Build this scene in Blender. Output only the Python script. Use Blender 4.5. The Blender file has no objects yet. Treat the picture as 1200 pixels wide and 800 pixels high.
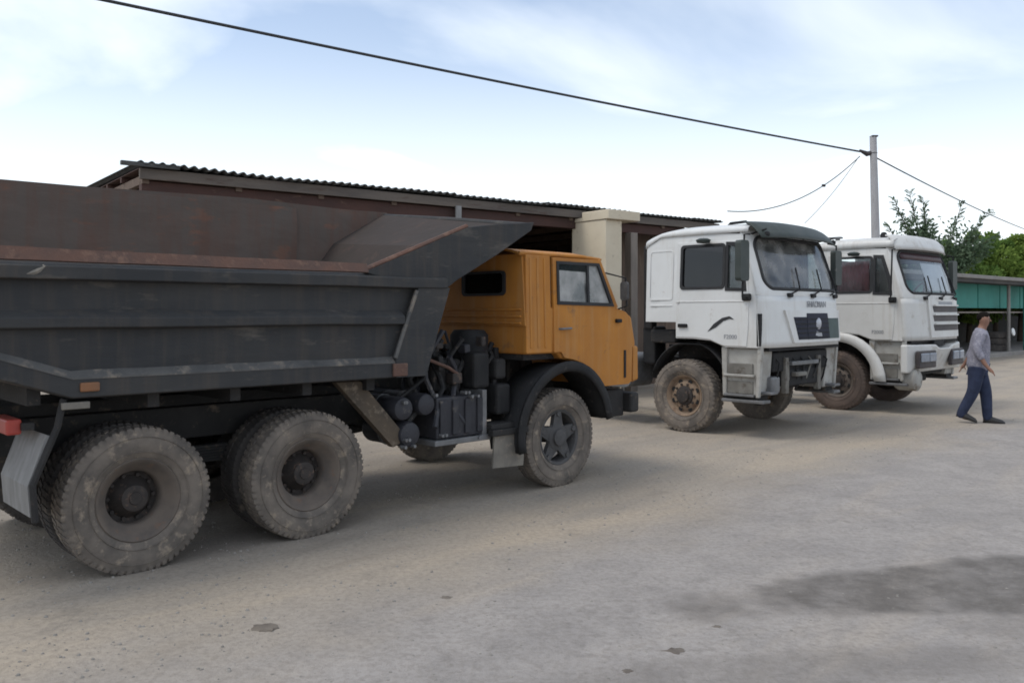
import bpy, math, random
from mathutils import Vector, Matrix, noise
from mathutils.geometry import tessellate_polygon
random.seed(7)
R = math.radians
PI = math.pi
scene = bpy.context.scene
col = scene.collection

# ------------------------------------------------------------------ camera, sky, sun, exposure
CAM_H = 1.78
cam_d = bpy.data.cameras.new('camera')
cam = bpy.data.objects.new('camera', cam_d)
col.objects.link(cam)
cam.location = (0, 0, CAM_H)
cam.rotation_euler = (R(90), 0, 0)
cam_d.sensor_width = 36
cam_d.lens = 30
cam_d.shift_y = -35 / 1200
cam_d.clip_end = 3000
scene.camera = cam

SUN_EL, SUN_AZ = R(60), R(-106)          # azimuth from +Y, clockwise positive (towards +X): sun is to the left
world = bpy.data.worlds.new('World')
scene.world = world
world.use_nodes = True
nt = world.node_tree
nt.nodes.clear()
def N(tree, typ, **kw):
    n = tree.nodes.new(typ)
    for k, v in kw.items():
        if k in n.inputs.keys() if isinstance(k, str) else False:
            n.inputs[k].default_value = v
        else:
            setattr(n, k, v)
    return n
def L(tree, a, b): tree.links.new(a, b)
out = N(nt, 'ShaderNodeOutputWorld')
bg = N(nt, 'ShaderNodeBackground')
bg.inputs['Strength'].default_value = 0.15
sky = N(nt, 'ShaderNodeTexSky')
sky.sky_type = 'NISHITA'
sky.sun_disc = False
sky.sun_elevation = SUN_EL
sky.sun_rotation = SUN_AZ
sky.air_density = 1.0
sky.dust_density = 0.5
sky.ozone_density = 2.2
tc = N(nt, 'ShaderNodeTexCoord')
sep = N(nt, 'ShaderNodeSeparateXYZ')
L(nt, tc.outputs['Generated'], sep.inputs[0])
zc = N(nt, 'ShaderNodeMath', operation='MAXIMUM'); zc.inputs[1].default_value = 0.0
L(nt, sep.outputs['Z'], zc.inputs[0])
za = N(nt, 'ShaderNodeMath', operation='ADD'); za.inputs[1].default_value = 0.16
L(nt, zc.outputs[0], za.inputs[0])
dx = N(nt, 'ShaderNodeMath', operation='DIVIDE'); L(nt, sep.outputs['X'], dx.inputs[0]); L(nt, za.outputs[0], dx.inputs[1])
dy = N(nt, 'ShaderNodeMath', operation='DIVIDE'); L(nt, sep.outputs['Y'], dy.inputs[0]); L(nt, za.outputs[0], dy.inputs[1])
cmb = N(nt, 'ShaderNodeCombineXYZ')
L(nt, dx.outputs[0], cmb.inputs[0]); L(nt, dy.outputs[0], cmb.inputs[1])
cmb.inputs[2].default_value = 3.1
n1 = N(nt, 'ShaderNodeTexNoise')
n1.inputs['Scale'].default_value = 0.66
n1.inputs['Detail'].default_value = 7
n1.inputs['Roughness'].default_value = 0.5
n1.inputs['Distortion'].default_value = 0.45
L(nt, cmb.outputs[0], n1.inputs['Vector'])
rmp = N(nt, 'ShaderNodeMapRange'); rmp.interpolation_type = 'SMOOTHSTEP'
rmp.inputs['From Min'].default_value = 0.34
rmp.inputs['From Max'].default_value = 0.70
L(nt, n1.outputs['Fac'], rmp.inputs['Value'])
hz = N(nt, 'ShaderNodeMapRange'); hz.interpolation_type = 'SMOOTHSTEP'    # the low sky is a bright veil of cloud
hz.inputs['From Min'].default_value = 0.34
hz.inputs['From Max'].default_value = 0.05
hz.inputs['To Min'].default_value = 0.22
hz.inputs['To Max'].default_value = 0.92
L(nt, sep.outputs['Z'], hz.inputs['Value'])
mxf = N(nt, 'ShaderNodeMath', operation='MAXIMUM')
L(nt, rmp.outputs[0], mxf.inputs[0]); L(nt, hz.outputs[0], mxf.inputs[1])
mix = N(nt, 'ShaderNodeMix', data_type='RGBA')
L(nt, mxf.outputs[0], mix.inputs[0])
L(nt, sky.outputs[0], mix.inputs[6])
mix.inputs[7].default_value = (7.1, 7.5, 7.8, 1)          # bright thin cloud
L(nt, mix.outputs[2], bg.inputs['Color'])
L(nt, bg.outputs[0], out.inputs['Surface'])

sun_d = bpy.data.lights.new('sun', 'SUN')
sun = bpy.data.objects.new('sun', sun_d)
col.objects.link(sun)
sun_d.energy = 1.3
sun_d.angle = R(22)
sun_d.color = (1.0, 0.95, 0.87)
sdir = Vector((math.sin(SUN_AZ) * math.cos(SUN_EL), math.cos(SUN_AZ) * math.cos(SUN_EL), math.sin(SUN_EL)))
sun.rotation_euler = sdir.to_track_quat('Z', 'Y').to_euler()
sun.location = sdir * 60

scene.view_settings.view_transform = 'Standard'
scene.view_settings.look = 'None'
scene.view_settings.exposure = 0.2
scene.view_settings.gamma = 1
scene.cycles.use_denoising = True
scene.cycles.filter_width = 1.75
scene.cycles.max_bounces = 6
scene.cycles.transparent_max_bounces = 8

# ------------------------------------------------------------------ materials
def mat(name, c1, c2=None, scale=3.0, rough=0.7, metal=0.0, bump=0.0, bscale=40.0, c3=None, f3=0.62, spec=0.4, stretch=(1, 1, 1), detail=6, lo=0.38, hi=0.64, c3scale=2.3, coat=0.0, rlo=None, c4=None, f4=.60, s4=(9, 9, .7), a4=.6):
    m = bpy.data.materials.new(name); m.use_nodes = True
    t = m.node_tree; b = t.nodes['Principled BSDF']
    b.inputs['Roughness'].default_value = rough
    b.inputs['Metallic'].default_value = metal
    b.inputs['Specular IOR Level'].default_value = spec
    if coat: b.inputs['Coat Weight'].default_value = coat; b.inputs['Coat Roughness'].default_value = 0.25
    if c2 is None:
        c2 = tuple(x * 0.8 for x in c1)
    tcn = N(t, 'ShaderNodeTexCoord')
    mp = N(t, 'ShaderNodeMapping'); mp.inputs['Scale'].default_value = stretch
    oi = N(t, 'ShaderNodeObjectInfo')
    ad = N(t, 'ShaderNodeVectorMath', operation='MULTIPLY_ADD')
    cx = N(t, 'ShaderNodeCombineXYZ')
    for i in range(3): L(t, oi.outputs['Random'], cx.inputs[i])
    L(t, cx.outputs[0], ad.inputs[0]); ad.inputs[1].default_value = (37, 17, 23); L(t, tcn.outputs['Object'], ad.inputs[2])
    L(t, ad.outputs[0], mp.inputs[0])
    nz = N(t, 'ShaderNodeTexNoise'); nz.inputs['Scale'].default_value = scale; nz.inputs['Detail'].default_value = detail; nz.inputs['Roughness'].default_value = 0.6
    L(t, mp.outputs[0], nz.inputs['Vector'])
    mr = N(t, 'ShaderNodeMapRange'); mr.inputs['From Min'].default_value = lo; mr.inputs['From Max'].default_value = hi
    L(t, nz.outputs['Fac'], mr.inputs['Value'])
    mx = N(t, 'ShaderNodeMix', data_type='RGBA')
    L(t, mr.outputs[0], mx.inputs[0]); mx.inputs[6].default_value = (*c1, 1); mx.inputs[7].default_value = (*c2, 1)
    last = mx.outputs[2]
    if c3 is not None:
        n3 = N(t, 'ShaderNodeTexNoise'); n3.inputs['Scale'].default_value = scale * c3scale; n3.inputs['Detail'].default_value = 8; n3.inputs['Roughness'].default_value = 0.68
        L(t, mp.outputs[0], n3.inputs['Vector'])
        m3 = N(t, 'ShaderNodeMapRange'); m3.inputs['From Min'].default_value = f3 - 0.06; m3.inputs['From Max'].default_value = f3 + 0.06
        L(t, n3.outputs['Fac'], m3.inputs['Value'])
        x3 = N(t, 'ShaderNodeMix', data_type='RGBA'); L(t, m3.outputs[0], x3.inputs[0]); L(t, last, x3.inputs[6]); x3.inputs[7].default_value = (*c3, 1)
        last = x3.outputs[2]
    if c4 is not None:                 # vertical runs of dirt and rust
        mp4 = N(t, 'ShaderNodeMapping'); mp4.inputs['Scale'].default_value = s4
        L(t, ad.outputs[0], mp4.inputs[0])
        n4 = N(t, 'ShaderNodeTexNoise'); n4.inputs['Scale'].default_value = 1.0; n4.inputs['Detail'].default_value = 7; n4.inputs['Roughness'].default_value = .65
        L(t, mp4.outputs[0], n4.inputs['Vector'])
        m4 = N(t, 'ShaderNodeMapRange'); m4.inputs['From Min'].default_value = f4 - .10; m4.inputs['From Max'].default_value = f4 + .10; m4.inputs['To Max'].default_value = a4
        L(t, n4.outputs['Fac'], m4.inputs['Value'])
        x4 = N(t, 'ShaderNodeMix', data_type='RGBA'); L(t, m4.outputs[0], x4.inputs[0]); L(t, last, x4.inputs[6]); x4.inputs[7].default_value = (*c4, 1)
        last = x4.outputs[2]
    L(t, last, b.inputs['Base Color'])
    if rlo is not None:
        rr = N(t, 'ShaderNodeMapRange'); rr.inputs['To Min'].default_value = rlo; rr.inputs['To Max'].default_value = rough
        L(t, nz.outputs['Fac'], rr.inputs['Value']); L(t, rr.outputs[0], b.inputs['Roughness'])
    if bump:
        nb = N(t, 'ShaderNodeTexNoise'); nb.inputs['Scale'].default_value = bscale; nb.inputs['Detail'].default_value = 5
        L(t, mp.outputs[0], nb.inputs['Vector'])
        bp = N(t, 'ShaderNodeBump'); bp.inputs['Strength'].default_value = bump; bp.inputs['Distance'].default_value = 0.02
        L(t, nb.outputs['Fac'], bp.inputs['Height']); L(t, bp.outputs[0], b.inputs['Normal'])
    return m

def glass(name, tint, alpha, rough=0.08):
    m = bpy.data.materials.new(name); m.use_nodes = True
    t = m.node_tree; t.nodes.clear()
    o = N(t, 'ShaderNodeOutputMaterial'); tr = N(t, 'ShaderNodeBsdfTransparent'); tr.inputs[0].default_value = (*tint, 1)
    gl = N(t, 'ShaderNodeBsdfGlossy'); gl.inputs['Roughness'].default_value = rough; gl.inputs[0].default_value = (.9, .92, .95, 1)
    df = N(t, 'ShaderNodeBsdfDiffuse'); df.inputs[0].default_value = (.50, .49, .47, 1)         # pale film: road dust, plus reflected light painted into the whiter panes
    tcn = N(t, 'ShaderNodeTexCoord'); nz = N(t, 'ShaderNodeTexNoise'); nz.inputs['Scale'].default_value = 3; nz.inputs['Detail'].default_value = 6
    L(t, tcn.outputs['Object'], nz.inputs['Vector'])
    mr = N(t, 'ShaderNodeMapRange'); mr.inputs['From Min'].default_value = .3; mr.inputs['From Max'].default_value = .8; mr.inputs['To Max'].default_value = alpha
    L(t, nz.outputs['Fac'], mr.inputs['Value'])
    fr = N(t, 'ShaderNodeFresnel'); fr.inputs['IOR'].default_value = 1.52
    m1 = N(t, 'ShaderNodeMixShader'); L(t, fr.outputs[0], m1.inputs[0]); L(t, tr.outputs[0], m1.inputs[1]); L(t, gl.outputs[0], m1.inputs[2])
    m2 = N(t, 'ShaderNodeMixShader'); L(t, mr.outputs[0], m2.inputs[0]); L(t, m1.outputs[0], m2.inputs[1]); L(t, df.outputs[0], m2.inputs[2])
    L(t, m2.outputs[0], o.inputs[0])
    return m

def leafmat(name, c1, c2):
    m = bpy.data.materials.new(name); m.use_nodes = True
    t = m.node_tree; t.nodes.clear()
    o = N(t, 'ShaderNodeOutputMaterial'); d = N(t, 'ShaderNodeBsdfDiffuse'); tl = N(t, 'ShaderNodeBsdfTranslucent')
    tcn = N(t, 'ShaderNodeTexCoord'); nz = N(t, 'ShaderNodeTexNoise'); nz.inputs['Scale'].default_value = 1.6; nz.inputs['Detail'].default_value = 8
    L(t, tcn.outputs['Object'], nz.inputs['Vector'])
    mr = N(t, 'ShaderNodeMapRange'); mr.inputs['From Min'].default_value = .35; mr.inputs['From Max'].default_value = .65
    L(t, nz.outputs['Fac'], mr.inputs['Value'])
    mx = N(t, 'ShaderNodeMix', data_type='RGBA'); L(t, mr.outputs[0], mx.inputs[0]); mx.inputs[6].default_value = (*c1, 1); mx.inputs[7].default_value = (*c2, 1)
    L(t, mx.outputs[2], d.inputs[0]); L(t, mx.outputs[2], tl.inputs[0])
    ms = N(t, 'ShaderNodeMixShader'); ms.inputs[0].default_value = .45
    L(t, d.outputs[0], ms.inputs[1]); L(t, tl.outputs[0], ms.inputs[2]); L(t, ms.outputs[0], o.inputs[0])
    return m

M = {}
M['orange'] = mat('orange_paint', (.46, .19, .034), (.37, .15, .033), 1.7, .62, c3=(.19, .10, .05), f3=.65, spec=.25, bump=.12, bscale=5, c4=(.42, .25, .11), f4=.58, a4=.45)
M['bed'] = mat('dump_body_paint', (.030, .031, .033), (.045, .044, .043), 1.6, .78, c3=(.10, .088, .076), f3=.63, stretch=(.5, 1, 1.6), bump=.4, bscale=7, c4=(.068, .056, .047), f4=.58, a4=.6)
M['beddust'] = mat('dusty_rail_paint', (.115, .11, .104), (.06, .06, .06), 3.0, .8, c3=(.20, .17, .14), f3=.6, bump=.2, bscale=25)
M['bedrust'] = mat('rusty_body_inside', (.115, .088, .074), (.094, .078, .067), 1.4, .82, c3=(.18, .09, .06), f3=.62, stretch=(.6, 1, 1.4), bump=.4, bscale=7, c4=(.12, .06, .042), f4=.56, s4=(5, 5, .8))
M['bedfront'] = mat('shade_brown_front_plate', (.048, .036, .031), (.040, .032, .028), 1.8, .95, c3=(.075, .048, .038), f3=.65, bump=.4, bscale=7)  # body brown darkened so the sky-lit slope looks as shaded as the far wall
M['rustlip'] = mat('rusty_bright_edge', (.135, .072, .052), (.10, .062, .05), 4, .85, c3=(.18, .105, .075), f3=.6, bump=.2)
M['tyre'] = mat('dusty_tyre_rubber', (.185, .158, .134), (.105, .093, .083), 4.5, .95, c3=(.28, .23, .18), f3=.60, spec=.15, bump=.25, bscale=30)
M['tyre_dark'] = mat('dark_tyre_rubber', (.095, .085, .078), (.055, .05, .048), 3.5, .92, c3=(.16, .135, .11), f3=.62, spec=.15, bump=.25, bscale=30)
M['tyre_brown'] = mat('clay_stained_tyre_rubber', (.13, .098, .082), (.085, .068, .06), 3.5, .92, c3=(.19, .14, .11), f3=.62, spec=.15, bump=.25, bscale=30)
M['rim'] = mat('rusty_dusty_rim', (.15, .122, .10), (.10, .085, .075), 5, .88, c3=(.18, .11, .075), f3=.65)
M['rim_dark'] = mat('dark_grey_rim', (.085, .082, .082), (.055, .053, .052), 6, .8, c3=(.16, .14, .12), f3=.64)
M['rim_tan'] = mat('clay_dusted_rim', (.27, .195, .135), (.19, .135, .095), 6, .85, c3=(.15, .09, .06), f3=.6)
M['hub'] = mat('greasy_hub_iron', (.045, .037, .033), (.028, .024, .022), 8, .75, c3=(.12, .08, .06), f3=.62)
M['black'] = mat('black_plastic', (.016, .016, .017), (.026, .025, .025), 4, .7, c3=(.075, .067, .06), f3=.67, spec=.25)
M['iron'] = mat('greasy_chassis_iron', (.030, .028, .027), (.020, .019, .019), 4, .8, c3=(.11, .085, .065), f3=.64, bump=.2)
M['ironblue'] = mat('blue_grey_tank_paint', (.034, .034, .041), (.024, .024, .029), 4, .6, c3=(.13, .115, .10), f3=.64, bump=.2)
M['steel'] = mat('grey_worn_steel', (.20, .20, .205), (.13, .13, .13), 5, .55, .3, c3=(.18, .12, .09), f3=.66)
M['flap'] = mat('dusty_mud_flap_rubber', (.21, .19, .16), (.15, .137, .12), 5, .9, c3=(.25, .21, .17), f3=.6)
M['greyflap'] = mat('grey_mudguard_sheet', (.26, .255, .25), (.19, .185, .18), 4, .7, c3=(.14, .115, .10), f3=.66, stretch=(3, 3, .6))
M['ochre'] = mat('clay_brown_strut_paint', (.10, .075, .052), (.065, .052, .04), 4, .8, c3=(.2, .16, .12), f3=.6)
M['white'] = mat('white_cab_paint', (.66, .66, .645), (.60, .595, .575), 1.5, .42, c3=(.46, .43, .39), f3=.665, spec=.4, coat=.1, bump=.05, bscale=4, c4=(.42, .36, .29), f4=.64, a4=.45, s4=(7, 7, .6))
M['white2'] = mat('aged_white_cab_paint', (.62, .61, .585), (.55, .535, .505), 1.5, .45, c3=(.40, .36, .31), f3=.65, spec=.4, coat=.08, bump=.05, bscale=4, c4=(.36, .30, .24), f4=.62, a4=.5, s4=(7, 7, .6))
M['whitegrime'] = mat('dirty_white_step_plastic', (.42, .41, .38), (.30, .285, .26), 3, .7, c3=(.2, .165, .13), f3=.6)
M['stepdark'] = mat('grimy_step_well', (.20, .19, .17), (.13, .12, .105), 3, .8, c3=(.1, .085, .07), f3=.6)
M['seal'] = mat('window_rubber_seal', (.02, .02, .022), (.03, .03, .03), 5, .7)
M['visor'] = mat('smoky_green_visor', (.040, .050, .046), (.06, .068, .063), 3, .5, c3=(.13, .13, .12), f3=.68, spec=.25)
M['visor_maroon'] = mat('dark_maroon_header', (.07, .03, .034), (.05, .025, .03), 3, .5)
M['interior'] = mat('cab_interior_trim', (.06, .058, .056), (.045, .043, .042), 4, .8)
M['seat'] = mat('seat_cloth', (.10, .085, .075), (.07, .06, .055), 6, .9)
M['redcloth'] = mat('red_curtain_cloth', (.42, .10, .12), (.30, .07, .085), 6, .9, stretch=(4, 4, .7))
M['whitesheet'] = mat('pale_paper_sheet', (.70, .70, .72), (.62, .62, .65), 4, .8)
M['glass'] = glass('cab_glass', (.72, .78, .78), .16)
M['glass_clear'] = glass('clear_cab_glass', (.86, .9, .9), .08)
M['glass_dust_sheen'] = glass('dusty_reflection_windscreen_glass', (.62, .70, .70), .62, .12)  # dust film thickened to stand in for light reflected off the windscreen
M['glass_milky'] = glass('reflection_white_side_glass', (.7, .75, .75), 1.3, .15)  # white film stands in for reflections and light seen through the cab
M['glass_dark'] = glass('dark_tinted_glass', (.10, .095, .10), .02)
M['mirror'] = mat('mirror_glass', (.55, .58, .6), (.5, .53, .55), 3, .12, 1.0)
M['grille'] = mat('dark_navy_grille_mesh', (.016, .018, .034), (.024, .026, .042), 4, .6, c3=(.05, .05, .06), f3=.68, spec=.2)
M['grille_green'] = mat('grey_green_panel', (.07, .10, .095), (.055, .08, .075), 4, .6)
M['louvre'] = mat('dark_brown_grey_louvre', (.05, .042, .044), (.08, .066, .062), 4, .6)
M['chrome'] = mat('dull_silver_badge', (.45, .46, .50), (.36, .37, .4), 6, .4, .5)
M['lampglass'] = mat('headlamp_lens', (.32, .35, .40), (.24, .27, .32), 9, .12, .2, spec=.7)
M['red'] = mat('red_lamp_plastic', (.38, .055, .04), (.30, .05, .04), 5, .45, c3=(.2, .12, .1), f3=.68)
M['amber'] = mat('amber_lamp_plastic', (.24, .105, .045), (.17, .085, .045), 5, .45)
M['decal'] = mat('black_decal_film', (.03, .03, .032), (.05, .05, .05), 5, .6)
M['greytext'] = mat('grey_lettering', (.28, .285, .30), (.24, .245, .26), 5, .5)
M['cream'] = mat('cream_plaster', (.66, .57, .43), (.60, .51, .38), 2, .9, c3=(.40, .33, .24), f3=.66, bump=.2)
M['brownboard'] = mat('brown_timber_board', (.15, .105, .078), (.11, .078, .06), 3, .85, stretch=(1, 1, .25), c3=(.2, .15, .11), f3=.64, bump=.15)
M['greycolumn'] = mat('grey_timber_post', (.24, .205, .175), (.17, .145, .125), 3, .85, stretch=(2, 2, .3), bump=.2)
M['rustbeam'] = mat('red_oxide_beam', (.075, .036, .028), (.055, .030, .025), 3, .8, c3=(.16, .10, .07), f3=.66, stretch=(.4, 1, 1))
M['fascia'] = mat('weathered_grey_fascia', (.15, .125, .105), (.105, .09, .08), 3, .9, stretch=(.3, 1, 2), c3=(.09, .06, .05), f3=.62, bump=.15)
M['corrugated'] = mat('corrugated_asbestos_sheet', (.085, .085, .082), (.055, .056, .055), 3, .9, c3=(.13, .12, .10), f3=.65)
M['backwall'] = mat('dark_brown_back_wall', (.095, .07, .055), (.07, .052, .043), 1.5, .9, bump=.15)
M['concrete'] = mat('pale_pole_concrete', (.42, .41, .41), (.35, .34, .34), 4, .85, c3=(.26, .25, .25), f3=.66, stretch=(1, 1, .3))
M['cable'] = mat('black_cable', (.028, .028, .03), (.04, .04, .042), 6, .6)
M['porcelain'] = mat('dark_insulator', (.06, .05, .05), (.04, .035, .035), 6, .4)
M['turq'] = mat('turquoise_sheet', (.05, .27, .225), (.04, .215, .18), .7, .7, c3=(.09, .29, .26), f3=.64)
M['greyroof'] = mat('pale_grey_roof_edge', (.28, .26, .24), (.22, .205, .19), 2, .85)
M['darkwall'] = mat('dark_shed_wall', (.055, .052, .05), (.075, .068, .06), 1.2, .9)
M['bark'] = mat('tree_bark', (.10, .078, .058), (.07, .056, .044), 5, .95, bump=.4)
M['leaf'] = leafmat('fresh_green_leaves', (.19, .28, .075), (.105, .185, .05))
M['leaf_pale'] = leafmat('yellow_green_leaves', (.24, .32, .075), (.135, .21, .05))
M['leaf_grey'] = leafmat('grey_green_leaflets', (.17, .225, .14), (.12, .175, .105))
M['skin'] = mat('skin', (.27, .145, .10), (.22, .115, .08), 6, .6)
M['shirt'] = mat('grey_lavender_shirt_cloth', (.25, .24, .285), (.19, .185, .225), 14, .9, c3=(.34, .33, .37), f3=.56, bump=.9, bscale=9)
M['jeans'] = mat('dark_blue_jeans', (.030, .040, .080), (.020, .027, .055), 8, .9, bump=.9, bscale=8)
M['shoe'] = mat('black_shoe_leather', (.025, .024, .024), (.04, .037, .035), 6, .6)
M['hair'] = mat('short_dark_hair', (.008, .006, .005), (.014, .011, .009), 30, .9, spec=.1, bump=.6, bscale=60)
M['stone'] = mat('pale_pebble', (.30, .275, .245), (.20, .185, .165), 9, .9)
M['clod'] = mat('dark_clod_of_earth', (.17, .145, .12), (.12, .10, .085), 14, .95, bump=.4)
M['brownbox'] = mat('red_brown_board', (.14, .055, .035), (.10, .04, .03), 4, .8)
M['whitelid'] = mat('white_plastic_lid', (.80, .80, .78), (.74, .74, .72), 4, .5)

# ------------------------------------------------------------------ mesh builder
class MB:
    def __init__(s): s.v = []; s.f = []
    def add(s, vs, fs):
        o = len(s.v); s.v += [tuple(p) for p in vs]; s.f += [tuple(i + o for i in f) for f in fs]; return s
    def box(s, x0, x1, y0, y1, z0, z1, rot=None, c=None):
        vs = [(x, y, z) for z in (z0, z1) for y in (y0, y1) for x in (x0, x1)]
        if rot is not None:
            c = Vector(c) if c else Vector(((x0 + x1) / 2, (y0 + y1) / 2, (z0 + z1) / 2))
            vs = [tuple(c + rot @ (Vector(p) - c)) for p in vs]
        return s.add(vs, [(0, 2, 3, 1), (4, 5, 7, 6), (0, 1, 5, 4), (2, 6, 7, 3), (0, 4, 6, 2), (1, 3, 7, 5)])
    def plate(s, loops, a, b, plane='xz'):
        """outline (+ holes) extruded from a to b along the third axis"""
        def P(p, w):
            if plane == 'xz': return (p[0], w, p[1])
            if plane == 'yz': return (w, p[0], p[1])
            return (p[0], p[1], w)
        flat = [q for lp in loops for q in lp]; n = len(flat)
        tris = tessellate_polygon([[Vector((q[0], q[1], 0)) for q in lp] for lp in loops])
        vs = [P(q, a) for q in flat] + [P(q, b) for q in flat]
        fs = [tuple(t) for t in tris] + [tuple(i + n for i in reversed(t)) for t in tris]
        o = 0
        for lp in loops:
            m = len(lp)
            for i in range(m):
                j = (i + 1) % m
                fs.append((o + i, o + j, o + j + n, o + i + n))
            o += m
        return s.add(vs, fs)
    def tube(s, pts, r, n=8, cap=True):
        pts = [Vector(p) for p in pts]; rs = r if isinstance(r, (list, tuple)) else [r] * len(pts)
        vs = []; up = None
        for i, p in enumerate(pts):
            d = (pts[min(i + 1, len(pts) - 1)] - pts[max(i - 1, 0)]).normalized()
            if up is None: up = Vector((0, 0, 1)) if abs(d.z) < .9 else Vector((1, 0, 0))
            a = d.cross(up).normalized(); b = a.cross(d).normalized(); up = b
            vs += [p + (a * math.cos(2 * PI * k / n) + b * math.sin(2 * PI * k / n)) * rs[i] for k in range(n)]
        fs = [(i * n + k, i * n + (k + 1) % n, (i + 1) * n + (k + 1) % n, (i + 1) * n + k) for i in range(len(pts) - 1) for k in range(n)]
        if cap: fs += [tuple(reversed(range(n))), tuple((len(pts) - 1) * n + k for k in range(n))]
        return s.add(vs, fs)
    def lathe(s, prof, n=32, c=(0, 0, 0), axis='y', closed=False):
        """profile of (w along axis, radius)"""
        vs = []
        for w, r in prof:
            for k in range(n):
                a = 2 * PI * k / n; p, q = r * math.cos(a), r * math.sin(a)
                v = (p, w, q) if axis == 'y' else ((w, p, q) if axis == 'x' else (p, q, w))
                vs.append((v[0] + c[0], v[1] + c[1], v[2] + c[2]))
        m = len(prof); fs = []
        for i in range(m if closed else m - 1):
            j = (i + 1) % m
            fs += [(i * n + k, i * n + (k + 1) % n, j * n + (k + 1) % n, j * n + k) for k in range(n)]
        return s.add(vs, fs)
    def grid(s, fn, nu, nv, thick=None):
        vs = [fn(i / nu, j / nv) for j in range(nv + 1) for i in range(nu + 1)]
        fs = [(j * (nu + 1) + i, j * (nu + 1) + i + 1, (j + 1) * (nu + 1) + i + 1, (j + 1) * (nu + 1) + i) for j in range(nv) for i in range(nu)]
        return s.add(vs, fs)
    def prism(s, poly, a, b, plane='xz'): return s.plate([poly], a, b, plane)
    def warp(s, f): s.v = [f(*p) for p in s.v]; return s
    def build(s, name, m, parent=None, bevel=0, smooth=False, solid=0, loc=None, sharp=40):
        me = bpy.data.meshes.new(name); me.from_pydata(s.v, [], s.f); me.update()
        import bmesh
        bm = bmesh.new(); bm.from_mesh(me); bmesh.ops.recalc_face_normals(bm, faces=bm.faces); bm.to_mesh(me); bm.free()
        if m is not None: me.materials.append(M[m] if isinstance(m, str) else m)
        o = bpy.data.objects.new(name, me); col.objects.link(o)
        if parent is not None: o.parent = parent
        if loc: o.location = loc
        if smooth:
            me.shade_smooth(); me.set_sharp_from_angle(angle=R(sharp))
        if solid:
            md = o.modifiers.new('thickness', 'SOLIDIFY'); md.thickness = solid; md.offset = 0
        if bevel:
            md = o.modifiers.new('bevel', 'BEVEL'); md.width = bevel; md.segments = 2; md.limit_method = 'ANGLE'; md.angle_limit = R(35)
            md.harden_normals = False
        return o
def thing(name, label, cat, loc=(0, 0, 0), rz=0, group=None):
    o = bpy.data.objects.new(name, None); col.objects.link(o); o.location = loc; o.rotation_euler = (0, 0, rz)
    o.empty_display_size = .3
    o['label'] = label; o['category'] = cat
    if group: o['group'] = group
    return o
def tag(o, label, cat, group=None):
    o['label'] = label; o['category'] = cat
    if group: o['group'] = group
    return o
def rrect(x0, x1, z0, z1, r, n=5):
    pts = []
    for cx, cz, a0 in ((x1 - r, z1 - r, 0), (x0 + r, z1 - r, 90), (x0 + r, z0 + r, 180), (x1 - r, z0 + r, 270)):
        for i in range(n + 1):
            a = R(a0 + 90 * i / n); pts.append((cx + r * math.cos(a), cz + r * math.sin(a)))
    return pts
def copy_tree(o, parent=None):
    c = o.copy(); col.objects.link(c); c.parent = parent
    for ch in list(o.children): copy_tree(ch, c)
    return c

# ------------------------------------------------------------------ ground
RD = Vector((.7071, .7071)); RN = Vector((.7071, -.7071))      # along the road, across it towards the open side
RP = Vector((0.2, 6.55))
def gz(x, y):
    d = math.hypot(x, y)
    if d > 60: return 0.0
    k = max(0, 1 - d / 60)
    return k * (0.014 * noise.noise(Vector((x * .55, y * .55, 1))) + 0.009 * noise.noise(Vector((x * 1.7, y * 1.7, 5))) + .004 * noise.noise(Vector((x * 5, y * 5, 9))))
def axis_lines(a, b, step, far):
    c = []; v = a
    while v < b: c.append(v); v += step
    c.append(b); s = step
    lo, hi = [], []
    v = a
    while v > -far: s *= 1.35; v -= s; lo.append(v)
    s = step; v = b
    while v < far: s *= 1.35; v += s; hi.append(v)
    return lo[::-1] + c + hi
xs = axis_lines(-8, 13, .11, 1500); ys = axis_lines(2.2, 19, .11, 1500)
vs = [(x, y, gz(x, y)) for y in ys for x in xs]
nx = len(xs)
fs = [(j * nx + i, j * nx + i + 1, (j + 1) * nx + i + 1, (j + 1) * nx + i) for j in range(len(ys) - 1) for i in range(nx - 1)]

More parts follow.
